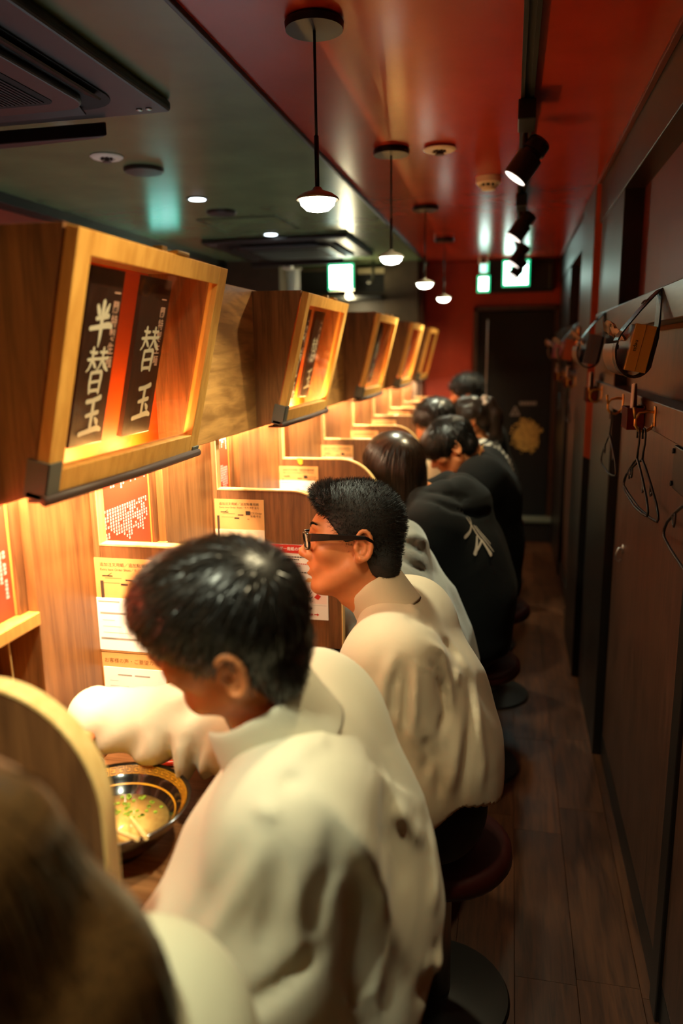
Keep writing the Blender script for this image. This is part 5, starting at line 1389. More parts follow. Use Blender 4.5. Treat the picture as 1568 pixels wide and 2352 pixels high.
def make_body(t, J, H, fine, detail=True, mat='skin', hands=True):
    S = Shape(); face(S, H, detail)
    nb = A_(*J['nb']); S.cap(H.w(-.022, 0, -.045), nb+(H.w(-.02, 0, -.045)-nb)*.15, .050*H.sc, .056, .03)
    H.cap(S, (.018, 0, -.085), (.0, 0, -.12), .03, .03, .04)
    torso(S, J, -.022); arm(S, J['SL'], J['EL'], J['WL']); arm(S, J['SR'], J['ER'], J['WR']); legs(S, J)
    for s in (-1, 1):
        an = A_(*J['ankle'])+A_(0, s*.09, 0); S.cap(an+A_(.02, 0, -.03), an+A_(-.14, 0, -.055), .034, .026, .03)
    if hands:
        for w, e, hd, sd in (('WL', 'EL', J.get('HL'), 1), ('WR', 'ER', J.get('HR'), -1)):
            d = A_(*J[w])-A_(*J[e]) if hd is None else A_(*hd[0]); n = (0, 0, -1) if hd is None else hd[1]
            hand(S, J[w], d, n, .45 if hd is None else hd[2], sd)
    lo, hi = J['lo'], J['hi']
    return sdf_obj('body', S, lo, hi, fine, M[mat], t)

def eyes(t, H):
    for s in (1, -1):
        Mx = Matrix((tuple(H.f)+(0,), tuple(H.l)+(0,), tuple(H.u)+(0,), (0, 0, 0, 1))).transposed(); Mx.translation = Vector(H.w(.0738, s*.032, .0042))
        e = MB(); e.lathe([(.0, -.011), (.0085, -.007), (.011, .0), (.0085, .007), (.0055, .0098), (.0, .0112)], (0, 0, 0), 16, axis='x', M=Mx); eo = e.build('eye', M['eye_white'], t, smooth=True)
        e = MB(); e.lathe([(.0, .0116), (.0035, .0112), (.0058, .0096), (.0, .006)], (0, 0, 0), 12, axis='x', M=Mx); e.build('iris', M['iris'], eo, smooth=True)

def outward(V, Q, F):
    """make quads face out of the shape"""
    i = np.linspace(0, len(Q)-1, 200).astype(int); c = V[Q[i]].mean(1); n = np.cross(V[Q[i, 2]]-V[Q[i, 0]], V[Q[i, 3]]-V[Q[i, 1]]); n /= np.linalg.norm(n, axis=1)[:, None]+1e-12
    return Q if (F(c+n*.004)-F(c)).mean() > 0 else Q[:, ::-1].copy()

def hair_obj(t, H, S, J, fine, mat, n, length, width, seg, seed, mode, lift=.25, keep=None):
    c = H.c; r = .19*H.sc
    lo = J.get('hlo', c-A_(r, r, r)); hi = J.get('hhi', c+A_(r, r, r))
    ax = [axis_coords(lo[k], hi[k], [fine]) for k in range(3)]
    V, Q = mesh_sdf(S, *ax); Q = outward(V, Q, S)
    rng = np.random.default_rng(seed)
    R, N = sample_surface(V, Q, n, rng, keep)
    wh = H.w(-.075, .012, .085)
    if mode == 'sleek':                                    # falls away from the whorl, then down
        def flow(P, N):
            d = P-wh; d /= np.linalg.norm(d, axis=1)[:, None]+1e-6
            g = -H.u*.55; d = d+g; d -= N*(d*N).sum(1)[:, None]; return d/np.maximum(np.linalg.norm(d, axis=1), 1e-6)[:, None]
        D = flow(R, N)+N*lift+rng.normal(0, .16, R.shape)
        h = .002
        def field(P, D, i):
            g = np.stack([S(P+np.eye(3)[k]*h)-S(P-np.eye(3)[k]*h) for k in range(3)], 1); g /= np.maximum(np.linalg.norm(g, axis=1), 1e-6)[:, None]
            return D*.55+flow(P, g)*.5-g*.16
    elif mode == 'fuzz':
        D = N*1.0-H.f*.25+H.u*.25+rng.normal(0, .3, R.shape); field = lambda P, D, i: D+rng.normal(0, .1, D.shape)
    elif mode == 'long':
        D = -A_(0, 0, 1)*1.0+N*lift+rng.normal(0, .10, R.shape)
        h = .002
        def field(P, D, i):
            g = np.stack([S(P+np.eye(3)[k]*h)-S(P-np.eye(3)[k]*h) for k in range(3)], 1); g /= np.maximum(np.linalg.norm(g, axis=1), 1e-6)[:, None]
            e = -A_(0, 0, 1)-g*((-A_(0, 0, 1))*g).sum(1)[:, None]; top = np.clip(g@A_(0, 0, 1), 0, 1)[:, None]
            d = P-wh; d = d-g*(d*g).sum(1)[:, None]; d /= np.maximum(np.linalg.norm(d, axis=1), 1e-6)[:, None]
            return D*.3+e*(1-top*.8)+d*top*.8-g*.03
        g0 = N; D = field(R, D, 0)+N*lift
    L = length*(.6+.8*rng.random(n)) if np.isscalar(length) else length(R, N, rng)
    V2, Q2 = ribbons(R-N*.001, D, N, L, width*(.7+.6*rng.random(n)), seg, field, rng)
    return mesh_obj('hair', np.concatenate([V, V2]), np.concatenate([Q, Q2+len(V)]), M[mat], t)

def collar(t, nb, axis, fwd, r0, r1, h, drop, mat, open_=.35, name='collar', tip=.035):
    """folded shirt collar round the neck: stand, fold, fall with pointed front"""
    a = A_(*axis)/np.linalg.norm(axis); f = A_(*fwd); f = f-a*(f@a); f /= np.linalg.norm(f); l = np.cross(a, f); nb = A_(*nb)
    n = 40; G = []
    for i in range(n+1):
        th = open_+(2*PI-2*open_)*i/n; e = f*math.cos(th)+l*math.sin(th); fr = max(0, math.cos(th)); q = fr**3
        row = []
        hh = h*(1-.35*fr)
        for (rr, zz) in ((r0*.98, -.012), (r0, hh*.5), (r0*1.02, hh), (r0*1.07, hh+.003), (r0*1.13, hh-.003), ((r0+r1)/2+.002, (hh-drop)*.45), (r1, -drop-tip*q)):
            row.append(tuple(nb+e*rr*(1+.10*q)+a*zz+f*(.006*fr)))
        G.append(row)
    o = MB().sheet(G).build(name, mat, t, smooth=True)
    s = o.modifiers.new('solid', 'SOLIDIFY'); s.thickness = .0022; s.offset = 0
    b = o.modifiers.new('sub', 'SUBSURF'); b.levels = 1; b.render_levels = 1
    return o

def shoes(t, J, mat='shoe'):
    for s in (-1, 1):
        an = A_(*J['ankle'])+A_(0, s*.09, 0); S = Shape(); S.cap(an+A_(.03, 0, -.042), an+A_(-.15, 0, -.062), .042, .034, .03); S.cap(an+A_(.01, 0, .02), an+A_(.015, 0, -.03), .052, .05, .03)
        S.half((0, 0, an[2]-.098), (0, 0, -1))
        sdf_obj('shoe', S, an-A_(.24, .08, .12), an+A_(.12, .08, .09), {'b': .012}, M[mat], t)

def trousers(t, J, mat, step=.014):
    S = Shape(); hp = A_(*J['hip'])
    for s in (-1, 1): S.cap(hp+A_(0, s*.075, 0), A_(*J['waist'])+A_(0, s*.065, -.04), .124, .108, .06)
    legs(S, J, .016); S.half((0, 0, J['ankle'][2]-.015), (0, 0, -1))
    lo = np.minimum(hp, A_(*J['ankle']))-A_(.35, .30, .12); hi = np.maximum(hp, A_(*J['waist']))+A_(.25, .30, .12)
    return sdf_obj('trousers', S, lo, hi, {'b': step}, M[mat], t)[0]

def garment(t, name, J, mat, g=.022, ga=.016, step=.010, hem=None, folds=None, extra=None, cuffL=1.0, cuffR=1.0, bag=None, fine=None, arms=(1, 1), hem2=None):
    S = Shape(); torso(S, J, g)
    if bag:
        for q in bag: S.ell(*q)
    ar = []
    for s_, e_, w_, c, on in ((J['SL'], J['EL'], J['WL'], cuffL, arms[0]), (J['SR'], J['ER'], J['WR'], cuffR, arms[1])):
        if not on: continue
        e_, w_ = A_(*e_), A_(*w_); wc = e_+(w_-e_)*c
        ar.append((s_, e_, wc))
    if hem is not None: S.half(hem[0], hem[1])
    if hem2 is not None: S.half(hem2[0], hem2[1], .05)
    for s_, e_, wc in ar: arm(S, s_, e_, wc, ga, .10, (.042, .040, .030))
    if extra: extra(S)
    for f in (folds or []): S.fun(f, op=3)
    lo, hi = A_(*J['lo']), A_(*J['hi'])
    return sdf_obj(name, S, lo, hi, fine or {'b': step}, M[mat], t)

# fold lines of the two shirts, in metres on the cloth
FOLDS1 = [drape(.0035, 26, 4), gauss_folds([
    ([(-.203, .751, 1.07), (-.168, .751, 1.035), (-.144, .776, .973), (-.134, .827, .861), (-.11, .831, .787)], 0.0112, .015),
    ([(-.180, .735, 1.035), (-.178, .722, .987), (-.192, .716, .957), (-.205, .715, .90)], -0.0075, .016),
    ([(-.165, .76, .96), (-.160, .79, .878), (-.175, .78, .80)], -0.0104, .018),
    ([(-.128, .83, .94), (-.150, .80, .84)], 0.0064, .014),
    ([(-.138, .925, .946), (-.12, .948, .904), (-.1, .977, .855)], 0.0080, .013), ([(-.155, .89, .935), (-.130, .89, .88), (-.12, .90, .84)], -0.0034, .018),
    ([(-.102, 1.047, .848), (-.086, .994, .799), (-.086, .927, .78)], 0.0064, .014), ([(-.08, .93, .74), (-.10, .86, .70)], -0.0096, .016),
    ([(-.070, .94, .70), (-.09, .865, .753)], 0.0112, .013), ([(-.08, .95, .66), (-.12, .86, .62), (-.18, .80, .60)], -0.0080, .02),
    ([(-.241, .831, 1.10), (-.218, .85, 1.103), (-.196, .871, 1.087)], -0.0072, .012), ([(-.24, .771, 1.091), (-.218, .808, 1.095), (-.202, .831, 1.09)], 0.0056, .011),
    ([(-.242, .742, 1.075), (-.215, .753, 1.076)], -0.0072, .010), ([(-.265, .72, 1.06), (-.235, .72, 1.05)], 0.0056, .010),
    ([(-.25, .704, 1.027), (-.283, .697, .957), (-.335, .70, .87)], 0.0053, .013), ([(-.275, .71, 1.02), (-.320, .70, .93), (-.36, .71, .86)], -0.0044, .013),
    ([(-.232, .702, 1.016), (-.235, .70, .97), (-.26, .71, .88)], -0.0057, .013), ([(-.215, .70, 1.0), (-.21, .705, .93), (-.225, .715, .86)], 0.0040, .012),
    ([(-.30, .72, .80), (-.25, .74, .83), (-.21, .76, .86)], -0.0096, .014), ([(-.33, .72, .78), (-.27, .74, .79)], 0.0072, .012),
    ([(-.150, .84, 1.05), (-.125, .90, .98), (-.115, .96, .90)], 0.0056, .02), ([(-.19, .84, .68), (-.16, .84, .76), (-.14, .85, .83)], 0.0080, .014), ([(-.215, .83, .68), (-.19, .82, .76), (-.17, .82, .83)], -0.0080, .013)])]
FOLDS2 = [drape(.003, 28, 9), gauss_folds([
    ([(-.176, 1.366, .962), (-.177, 1.348, .902), (-.179, 1.341, .825)], -0.0128, .010), ([(-.162, 1.366, .962), (-.160, 1.350, .90), (-.163, 1.345, .83)], 0.0067, .010),
    ([(-.114, 1.426, .906), (-.105, 1.414, .843), (-.116, 1.39, .806)], -0.0135, .011), ([(-.149, 1.431, .987), (-.12, 1.467, .948), (-.103, 1.456, .896), (-.098, 1.44, .84)], 0.0083, .011),
    ([(-.140, 1.40, .96), (-.125, 1.42, .92), (-.12, 1.41, .88)], -0.0067, .010), ([(-.092, 1.515, .896), (-.088, 1.472, .875)], 0.0067, .010),
    ([(-.066, 1.52, .88), (-.056, 1.48, .828), (-.061, 1.433, .778), (-.066, 1.41, .727), (-.075, 1.40, .66)], -0.0105, .013), ([(-.052, 1.50, .85), (-.047, 1.483, .815), (-.032, 1.448, .722), (-.04, 1.44, .66)], 0.0083, .013),
    ([(-.085, 1.46, .82), (-.09, 1.42, .75), (-.10, 1.40, .68)], 0.0083, .014), ([(-.143, 1.364, .815), (-.134, 1.36, .772), (-.14, 1.34, .745)], -0.0105, .013), ([(-.120, 1.37, .80), (-.115, 1.37, .74), (-.12, 1.37, .68)], -0.0090, .012),
    ([(-.204, 1.365, .982), (-.221, 1.34, .929), (-.23, 1.34, .86)], 0.0075, .012), ([(-.190, 1.37, .965), (-.20, 1.345, .92), (-.205, 1.335, .85)], -0.0075, .010),
    ([(-.172, 1.369, .963), (-.143, 1.389, .946), (-.114, 1.429, .912)], 0.0026, .004), ([(-.20, 1.47, 1.02), (-.17, 1.49, 1.005), (-.14, 1.52, .985)], -0.0053, .012), ([(-.19, 1.51, 1.035), (-.165, 1.53, 1.01)], 0.0045, .010),
    ([(-.13, 1.55, .98), (-.09, 1.56, .92), (-.06, 1.56, .85)], 0.0045, .014), ([(-.11, 1.52, .965), (-.08, 1.53, .91)], -0.0053, .012)])]

def base_joints(y, hc, hipx=-.13, zs=.56, lean=0.):
    """a seated diner facing the counter; joints in metres"""
    hx = hc[0]; nbx = hx+.055; nbz = hc[2]-.135
    return dict(hip=(hipx, y, zs), waist=(hipx-.01, y, zs+.15), chest=((hipx+nbx)/2-.01, y, nbz-.17), nb=(nbx, y, nbz),
                SL=(nbx+.01, y-.165, nbz-.065), SR=(nbx+.01, y+.165, nbz-.065),
                EL=(nbx-.16, y-.21, .84), ER=(nbx-.16, y+.21, .84), WL=(nbx-.30, y-.10, .83), WR=(nbx-.30, y+.10, .83),
                knee=(hipx-.40, y, .545), ankle=(hipx-.33, y, .115), lo=(-.80, y-.36, .0), hi=(.18, y+.36, hc[2]+.18))

# ---- the man bent over the bowl
J = base_joints(.95, (-.335, .85, 1.205), -.17, .58)
J.update(nb=(-.275, .90, 1.060), SL=(-.245, .795, .995), SR=(-.290, 1.105, .985), chest=(-.280, .955, .870), waist=(-.240, .965, .700), hip=(-.245, .965, .575),
         EL=(-.285, .766, .795), WL=(-.400, .752, .805), ER=(-.500, 1.170, .905), WR=(-.700, 1.115, .925), knee=(-.57, .95, .555), ankle=(-.49, .95, .115),
         HL=((-.25, .75, -.6), (1, 0, 0), .5), HR=((-.15, -1, -.25), (0, 0, -1), .5), lo=(-.95, .60, 0), hi=(.06, 1.32, 1.42))
H1 = Head((-.335, .85, 1.215), yaw=3, pitch=-8, roll=19, sc=1.0)
t1 = thing('person', 'man in a loose white shirt leaning over the ramen bowl, black fringe over his face', 'person', (-.19, .96, .47))
eyes(t1, H1); make_body(t1, J, H1, {'x': [(-.44, -.14, .0035)], 'y': [(.70, .98, .0035)], 'z': [(1.06, 1.40, .0035)], 'b': .011})
S = Shape()
H1.ell(S, (-.008, 0, .032), (.100, .084, .091), .02); H1.ell(S, (.050, 0, .048), (.064, .070, .055), .03)
H1.cap(S, (-.062, -.035, -.05), (-.062, .035, -.05), .030, .030, .04)
H1.half(S, (.062, 0, -.012), (.62, 0, -.78), .012)
H1.half(S, (0, 0, -.080), (-.25, 0, -1), .01)
for s in (1, -1): H1.ell(S, (-.006, s*.094, -.046), (.036, .030, .050), .012, -1)
hair_obj(t1, H1, S, J, .0055, 'hair_black', 9000, .042, .0014, 4, 11, 'sleek', .12)
def bag1(S): pass
fold1 = []
go = garment(t1, 'shirt', J, 'shirt_white', .030, .024, .0075, hem=((-.315, .9, .64), (-.92, 0, -.39)), hem2=((-.125, 1.0, .57), (.85, 0, -.53)), folds=[rings(J['ER'], J['WR'], .016, .062, 0, skew=(0, .3, .4), under=.25), rings((-.36, 1.13, .95), J['ER'], .013, .07, 1, skew=(0, 0, .4))]+FOLDS1, cuffR=.97, cuffL=1.0,
             bag=[((-.205, .985, .72), (.10, .19, .20), .10), ((-.245, .96, .58), (.13, .19, .16), .08)])
trousers(t1, J, 'navy'); shoes(t1, J)
collar(t1, A_(-.290, .882, 1.078), H1.w(-.03, 0, -.03)-A_(-.245, .91, 1.04), (-1, -.1, -.5), .064, .086, .058, .034, M['shirt_white'], .45, tip=.035)

# ---- the man with glasses
J = base_joints(1.60, (-.335, 1.615, 1.135), -.13, .575)
J.update(nb=(-.255, 1.60, 1.000), SL=(-.230, 1.44, .925), SR=(-.225, 1.755, .930), chest=(-.200, 1.60, .800), waist=(-.150, 1.60, .665), hip=(-.145, 1.60, .575),
         EL=(-.215, 1.37, .660), WL=(-.42, 1.45, .69), ER=(-.235, 1.81, .725), WR=(-.38, 1.72, .655), knee=(-.50, 1.6, .545), ankle=(-.42, 1.6, .115),
         HL=((-1, .3, .05), (0, 0, -1), .5), HR=((-1, -.3, 0), (0, 0, -1), .5), lo=(-.80, 1.24, 0), hi=(.12, 1.94, 1.34))
H2 = Head((-.332, 1.615, 1.142), yaw=11, pitch=2, roll=-10, sc=1.02)
t2 = thing('person', 'man in a cream shirt with black glasses and short black hair, in profile', 'person', (-.11, 1.6, .47))
_, VB, QB = make_body(t2, J, H2, {'x': [(-.45, -.17, .0028)], 'y': [(1.50, 1.74, .0030)], 'z': [(.95, 1.27, .0028)], 'b': .011})
S = Shape()
H2.ell(S, (-.012, 0, .036), (.100, .081, .096), .02); H2.ell(S, (.052, 0, .080), (.060, .062, .040), .03)
H2.cap(S, (-.068, -.035, -.05), (-.066, .035, -.05), .036, .036, .04)
H2.half(S, (.058, 0, .045), (.83, 0, -.55), .010)
for s in (1, -1): H2.ell(S, (-.004, s*.090, -.040), (.034, .030, .050), .010, -1)
H2.half(S, (0, 0, -.092), (0, 0, -1), .01)
kp = lambda P, N: np.where((H2.loc(P)[:, 0] > .055) & (H2.loc(P)[:, 2] > .055), 2.2, 1.0)
hair_obj(t2, H2, S, J, .0055, 'hair_matte', 20000, lambda R, N, rng: (.006+.006*rng.random(len(R)))*np.where((H2.loc(R)[:, 0] > .05) & (H2.loc(R)[:, 2] > .05), 1.5, 1.0)*np.where(H2.loc(R)[:, 2] < -.03, .4, 1.), .0009, 2, 12, 'fuzz', keep=kp)
# eyebrow, eyes, glasses
LB = H2.loc(VB); LB = LB[(LB[:, 0] > .03)]
def on_face(x, z, out=.0012):
    d = (LB[:, 1]-x)**2+(LB[:, 2]-z)**2; i = np.argsort(d)[:3]; return LB[i, 0].max()+out
for s in (1, -1):
    rng = np.random.default_rng(3+s); n = 260
    q = rng.random(n); X = [(s*(.010+.040*x), .029+.007*math.sin(x*2.6)+.006*(rng.random()-.5)*(1.1-x)) for x in q]
    P = np.array([H2.w(on_face(a_, b_), a_, b_) for a_, b_ in X])
    D = np.tile(H2.l*s*.9+H2.u*.2-H2.f*.25, (n, 1))+rng.normal(0, .15, (n, 3)); V, Q = ribbons(P, D, np.tile(H2.f, (n, 1)), .010, .0013, 2, lambda P, D, i: D, rng)
    mesh_obj('eyebrow', V, Q, M['hair_matte'], t2)
    e = MB(); Mx = Matrix((tuple(H2.f)+(0,), tuple(H2.l)+(0,), tuple(H2.u)+(0,), (0, 0, 0, 1))).transposed()
    Mx.translation = Vector(H2.w(.0738, s*.032, .0042))
    e.lathe([(.0, -.011), (.0085, -.007), (.011, .0), (.0085, .007), (.0055, .0098), (.0, .0112)], (0, 0, 0), 20, axis='x', M=Mx); eo = e.build('eye', M['eye_white'], t2, smooth=True)
    e = MB(); e.lathe([(.0, .0116), (.0035, .0112), (.0058, .0096), (.0, .006)], (0, 0, 0), 16, axis='x', M=Mx); e.build('iris', M['iris'], eo, smooth=True)
    m = MB(); m.tube([tuple(H2.w(on_face(s*(.032+x*.012), .0085, .0004), s*(.032+x*.012), .0085-.0025*x*x)) for x in (-1, -.5, 0, .5, 1)], .0012, 6); m.build('eyelashes', M['hair_matte'], t2, smooth=True)
gl_ = thing('glasses', 'black rectangular glasses worn by the man in the cream shirt', 'glasses', tuple(H2.w(.10, 0, 0)))
def rim(s):
    P = []
    for i in range(28):
        a = 2*PI*i/28; c, d = math.cos(a), math.sin(a); x = math.copysign(abs(c)**.55, c)*.0245; z = math.copysign(abs(d)**.6, d)*.0175
        P.append(tuple(H2.w(.1075-.010*abs((s*.034+x)/.06)**2*1.4+.16*(z+.004), s*.034+x, -.002+z)))
    return P
for s in (1, -1):
    MB().tube(rim(s), .0030, 8, closed=True).build('rim', M['glasses'], gl_, smooth=True)
    m = MB(); R = rim(s); c = tuple(np.mean(R, axis=0)); m.add(R+[c], [(i, (i+1) % 28, 28) for i in range(28)]); m.build('lens', M['sign_glass'], gl_, smooth=True)
    PT = ((.098, s*.060, .006, .0085), (.090, s*.074, .007, .0085), (.05, s*.084, .009, .0065), (.0, s*.089, .010, .0050), (-.024, s*.090, .010, .0040), (-.040, s*.087, .002, .0035), (-.052, s*.081, -.018, .0030))
    vs = []; th = .0022
    for (f_, l_, u_, h_) in PT:
        for (dl, du) in ((-th, -h_), (th, -h_), (th, h_), (-th, h_)): vs.append(tuple(H2.w(f_, l_+dl, u_+du)))
    fs = [(i*4+q, i*4+(q+1) % 4, i*4+4+(q+1) % 4, i*4+4+q) for i in range(len(PT)-1) for q in range(4)]+[(3, 2, 1, 0), tuple(len(PT)*4-4+q for q in range(4))]
    MB().add(vs, fs).build('temple', M['glasses'], gl_, bevel=.001)
MB().tube([tuple(H2.w(*p)) for p in ((.1075, -.011, .001), (.1105, 0, .004), (.1075, .011, .001))], .0020, 8).build('bridge', M['glasses'], gl_, smooth=True)
garment(t2, 'shirt', J, 'shirt_cream', .030, .026, .0075, hem=((-.08, 1.6, .655), (-.50, 0, -.86)), folds=FOLDS2, cuffL=1., cuffR=1.,
        bag=[((-.135, 1.60, .64), (.10, .19, .19), .10)])
trousers(t2, J, 'dark_trousers'); shoes(t2, J)
collar(t2, A_(-.258, 1.60, 1.008), H2.w(-.03, 0, -.05)-A_(-.225, 1.60, .965), (-1, 0, -.35), .056, .073, .056, .034, M['shirt_cream'], .38, tip=.045)

# ---- the diner in the grey hoodie, mostly hidden
J = base_joints(2.20, (-.41, 2.22, 1.03), -.14, .575)
J.update(nb=(-.36, 2.21, .960), SL=(-.335, 2.04, .880), SR=(-.335, 2.345, .88), chest=(-.295, 2.2, .78), waist=(-.235, 2.2, .66), hip=(-.215, 2.2, .575), EL=(-.365, 2.00, .69), WL=(-.478, 2.06, .85), ER=(-.46, 2.33, .80), WR=(-.56, 2.26, .86),
         HL=((-.1, .4, 1.), (-1, 0, 0), .8), lo=(-.85, 1.86, 0), hi=(.12, 2.55, 1.30))
H3 = Head((-.41, 2.22, 1.03), pitch=-20, sc=1.)
t3 = thing('person', 'diner in a grey fleece hoodie, sleeve pushed up, head hidden by the man with glasses', 'person', (-.15, 2.2, .47))
eyes(t3, H3); make_body(t3, J, H3, {'b': .010}, False)
S = Shape(); H3.ell(S, (-.012, 0, .035), (.108, .088, .095), .02); H3.cap(S, (-.07, -.03, -.05), (-.07, .03, -.05), .036, .036, .04); H3.half(S, (.06, 0, .03), (.75, 0, -.66), .01)
hair_obj(t3, H3, S, J, .008, 'hair_black', 2500, .03, .0018, 3, 13, 'sleek')
ER3 = A_(*J['EL']); WR3 = A_(*J['WL'])
def hood3(S):
    S.ell((-.285, 2.20, .965), (.060, .125, .080), .03); S.ell((-.275, 2.20, .915), (.055, .11, .06), .03)
    S.ell((-.31, 2.20, 1.015), (.055, .095, .045), .02)
garment(t3, 'hoodie', J, 'grey_fleece', .032, .030, .009, hem=((-.15, 2.2, .52), (0, 0, -1)), cuffL=.62, cuffR=.6, extra=hood3,
        folds=[gauss_folds([([(-0.340, 2.08, 1.05), (-0.260, 2.12, 1.00), (-0.250, 2.2, .95)], -.014, .012), ([(-0.320, 2.07, 1.0), (-0.260, 2.09, .95), (-0.240, 2.18, .90)], -.012, .011), ([(-0.290, 2.06, 1.04), (-0.250, 2.12, 1.04), (-0.230, 2.2, .99)], .012, .014), ([(-0.350, 2.07, .97), (-0.270, 2.08, .90), (-0.250, 2.2, .86)], .010, .014), ([(-0.350, 2.07, .93), (-0.280, 2.07, .87)], -.012, .012)]),
               rings(ER3, ER3+(WR3-ER3)*.62, .011, .042, .5), rings(A_(*J['SL']), ER3, .007, .06, 1.)])
trousers(t3, J, 'dark_trousers'); shoes(t3, J)
t = thing('phone', 'dark phone held up by the diner in the grey hoodie', 'phone', (-.50, 2.16, .93)); Mx = Matrix.Translation((-.505, 2.165, .945)) @ Matrix.Rotation(.4, 4, 'Y') @ Matrix.Rotation(.5, 4, 'Z')
MB().box(-.004, -.036, -.07, .004, .036, .07, Mx).build('phone_body', M['bowl_black'], t, bevel=.003)

# ---- the dark-haired woman in the black hoodie with a brush print
J = base_joints(2.72, (-.36, 2.66, 1.18), -.12, .56)
J.update(nb=(-.30, 2.68, 1.03), SL=(-.245, 2.52, .985), SR=(-.245, 2.86, .985), chest=(-.17, 2.69, .86), waist=(-.115, 2.7, .69), hip=(-.12, 2.7, .55), EL=(-.30, 2.53, .74), WL=(-.48, 2.55, .80), ER=(-.36, 2.9, .84), lo=(-.85, 2.34, 0), hi=(.14, 3.06, 1.38))
H4 = Head((-.405, 2.65, 1.155), yaw=-25, pitch=-10, sc=1.0)
t4 = thing('person', 'person with shoulder-length dark hair in a black hoodie with a pale brush print', 'person', (-.12, 2.7, .47))
eyes(t4, H4); make_body(t4, J, H4, {'b': .010}, False)
S = Shape(); H4.ell(S, (-.015, 0, .030), (.108, .092, .096), .02)
for s in (1, -1): S.cap(H4.w(-.02, s*.058, .0), H4.w(-.005, s*.066, -.145), .040, .030, .03)
S.cap(H4.w(-.065, -.035, -.02), H4.w(-.070, -.035, -.135), .046, .034, .03); S.cap(H4.w(-.065, .035, -.02), H4.w(-.070, .035, -.135), .046, .034, .03)
H4.half(S, (.068, 0, .03), (.9, 0, -.44), .01); S.half(H4.w(0, 0, -.165), (0, 0, -1), .01)
J['hlo'] = H4.c-A_(.16, .16, .21); J['hhi'] = H4.c+A_(.16, .16, .16)
hair_obj(t4, H4, S, J, .0065, 'hair_dark', 9000, .10, .0014, 6, 14, 'long', .12)
def hood4(S):
    S.chain([(-.345, 2.585, 1.015), (-.29, 2.555, 1.055), (-.215, 2.575, 1.075), (-.165, 2.64, 1.075), (-.165, 2.73, 1.075), (-.215, 2.79, 1.075), (-.29, 2.80, 1.05)], [.024, .034, .040, .042, .042, .038, .03], .03)
    S.ell((-.135, 2.69, 1.025), (.085, .125, .075), .04); S.ell((-.12, 2.69, .96), (.07, .10, .06), .04)
ho = garment(t4, 'hoodie', J, 'hood_black', .034, .030, .010, hem=((-.12, 2.7, .50), (0, 0, -1)), extra=hood4, folds=[gauss_folds([([(-.30, 2.53, 1.05), (-.20, 2.52, 1.02), (-.10, 2.58, 1.0), (-.07, 2.68, .98)], -.012, .012), ([(-.31, 2.55, 1.085), (-.21, 2.53, 1.075), (-.12, 2.58, 1.065)], -.005, .006)]), rings(A_(*J['EL']), A_(*J['WL']), .008, .06)],
        bag=[((-.10, 2.7, .70), (.10, .20, .20), .1)])
from mathutils.bvhtree import BVHTree
def print_on(name, V, Q, p0, n, up, parts, mat, parent):
    """flat print laid onto a garment: the outline is dropped onto the cloth"""
    bv = BVHTree.FromPolygons([tuple(v) for v in V], [tuple(q) for q in Q]); n = Vector(n).normalized(); uy = Vector(up); uy = (uy-n*uy.dot(n)).normalized(); ux = uy.cross(n)
    m = MB()
    for (v, f, dx, dy, sx, sy) in parts:
        pts = []
        for p in v:
            o = Vector(p0)+ux*(p[0]*sx+dx)+uy*(p[1]*sy+dy)+n*.2; h = bv.ray_cast(o, -n)
            pts.append(tuple((h[0] if h[0] is not None else o-n*.2)+n*(.0022+p[2]*20)))
        m.add(pts, f)
    return m.build(name, mat, parent)
BR4 = [[(-.10, .50, .02), (.02, .36, .05), (.10, .26, .05), (.16, .16, .03)], [(.14, .52, .02), (.10, .34, .05), (-.06, .16, .07), (-.26, .06, .10), (-.34, .03, .09)],
       [(.10, .22, .04), (.26, -.10, .05), (.40, -.36, .05), (.48, -.50, .04)], [(.20, .26, .03), (.36, -.06, .03), (.52, -.36, .03), (.58, -.46, .02)], [(.28, .24, .02), (.42, -.02, .025), (.56, -.26, .02)],
       [(.14, -.02, .05), (.02, -.26, .08), (-.08, -.42, .10)], [(-.04, -.38, .05), (.16, -.22, .06), (.28, -.12, .05)], [(.28, -.14, .06), (.36, -.36, .08), (.42, -.52, .10)]]
print_on('brush_print', ho[1], ho[2], (-.105, 2.50, .945), (.75, -.60, .25), (0, 0, 1), [brush(BR4)+(0, 0, .105, .135)], plain('pale_print', srgb(196, 180, 160), rough=.7), t4)
trousers(t4, J, 'dark_trousers'); shoes(t4, J)

# ---- the man with a bowed head and black sweater
J = base_joints(3.33, (-.28, 3.3, 1.18), -.08, .57)
J.update(nb=(-.165, 3.34, 1.105), SL=(-.110, 3.16, 1.025), SR=(-.110, 3.51, 1.03), chest=(-.085, 3.34, .93), waist=(-.065, 3.34, .72), hip=(-.07, 3.34, .56), EL=(-.16, 3.09, .82), WL=(-.40, 3.2, .85), lo=(-.80, 2.96, 0), hi=(.20, 3.72, 1.36))
H5 = Head((-.245, 3.30, 1.150), yaw=4, pitch=-34, roll=0, sc=1.0)
t5 = thing('person', 'man with lowered head in a black sweater and thin necklace, bare nape', 'person', (-.07, 3.33, .47))
eyes(t5, H5); make_body(t5, J, H5, {'x': [(-.42, -.10, .006)], 'y': [(3.15, 3.45, .006)], 'z': [(1.02, 1.34, .006)], 'b': .012}, True)
S = Shape(); H5.ell(S, (-.008, 0, .034), (.112, .090, .097), .02); H5.ell(S, (.06, 0, .04), (.058, .068, .055), .03); H5.cap(S, (-.07, -.03, -.04), (-.07, .03, -.04), .034, .034, .04); H5.half(S, (.075, 0, -.010), (.70, 0, -.71), .01); H5.half(S, (0, 0, -.075), (-.3, 0, -1), .01)
for s in (1, -1): H5.ell(S, (-.004, s*.092, -.040), (.032, .030, .045), .012, -1)
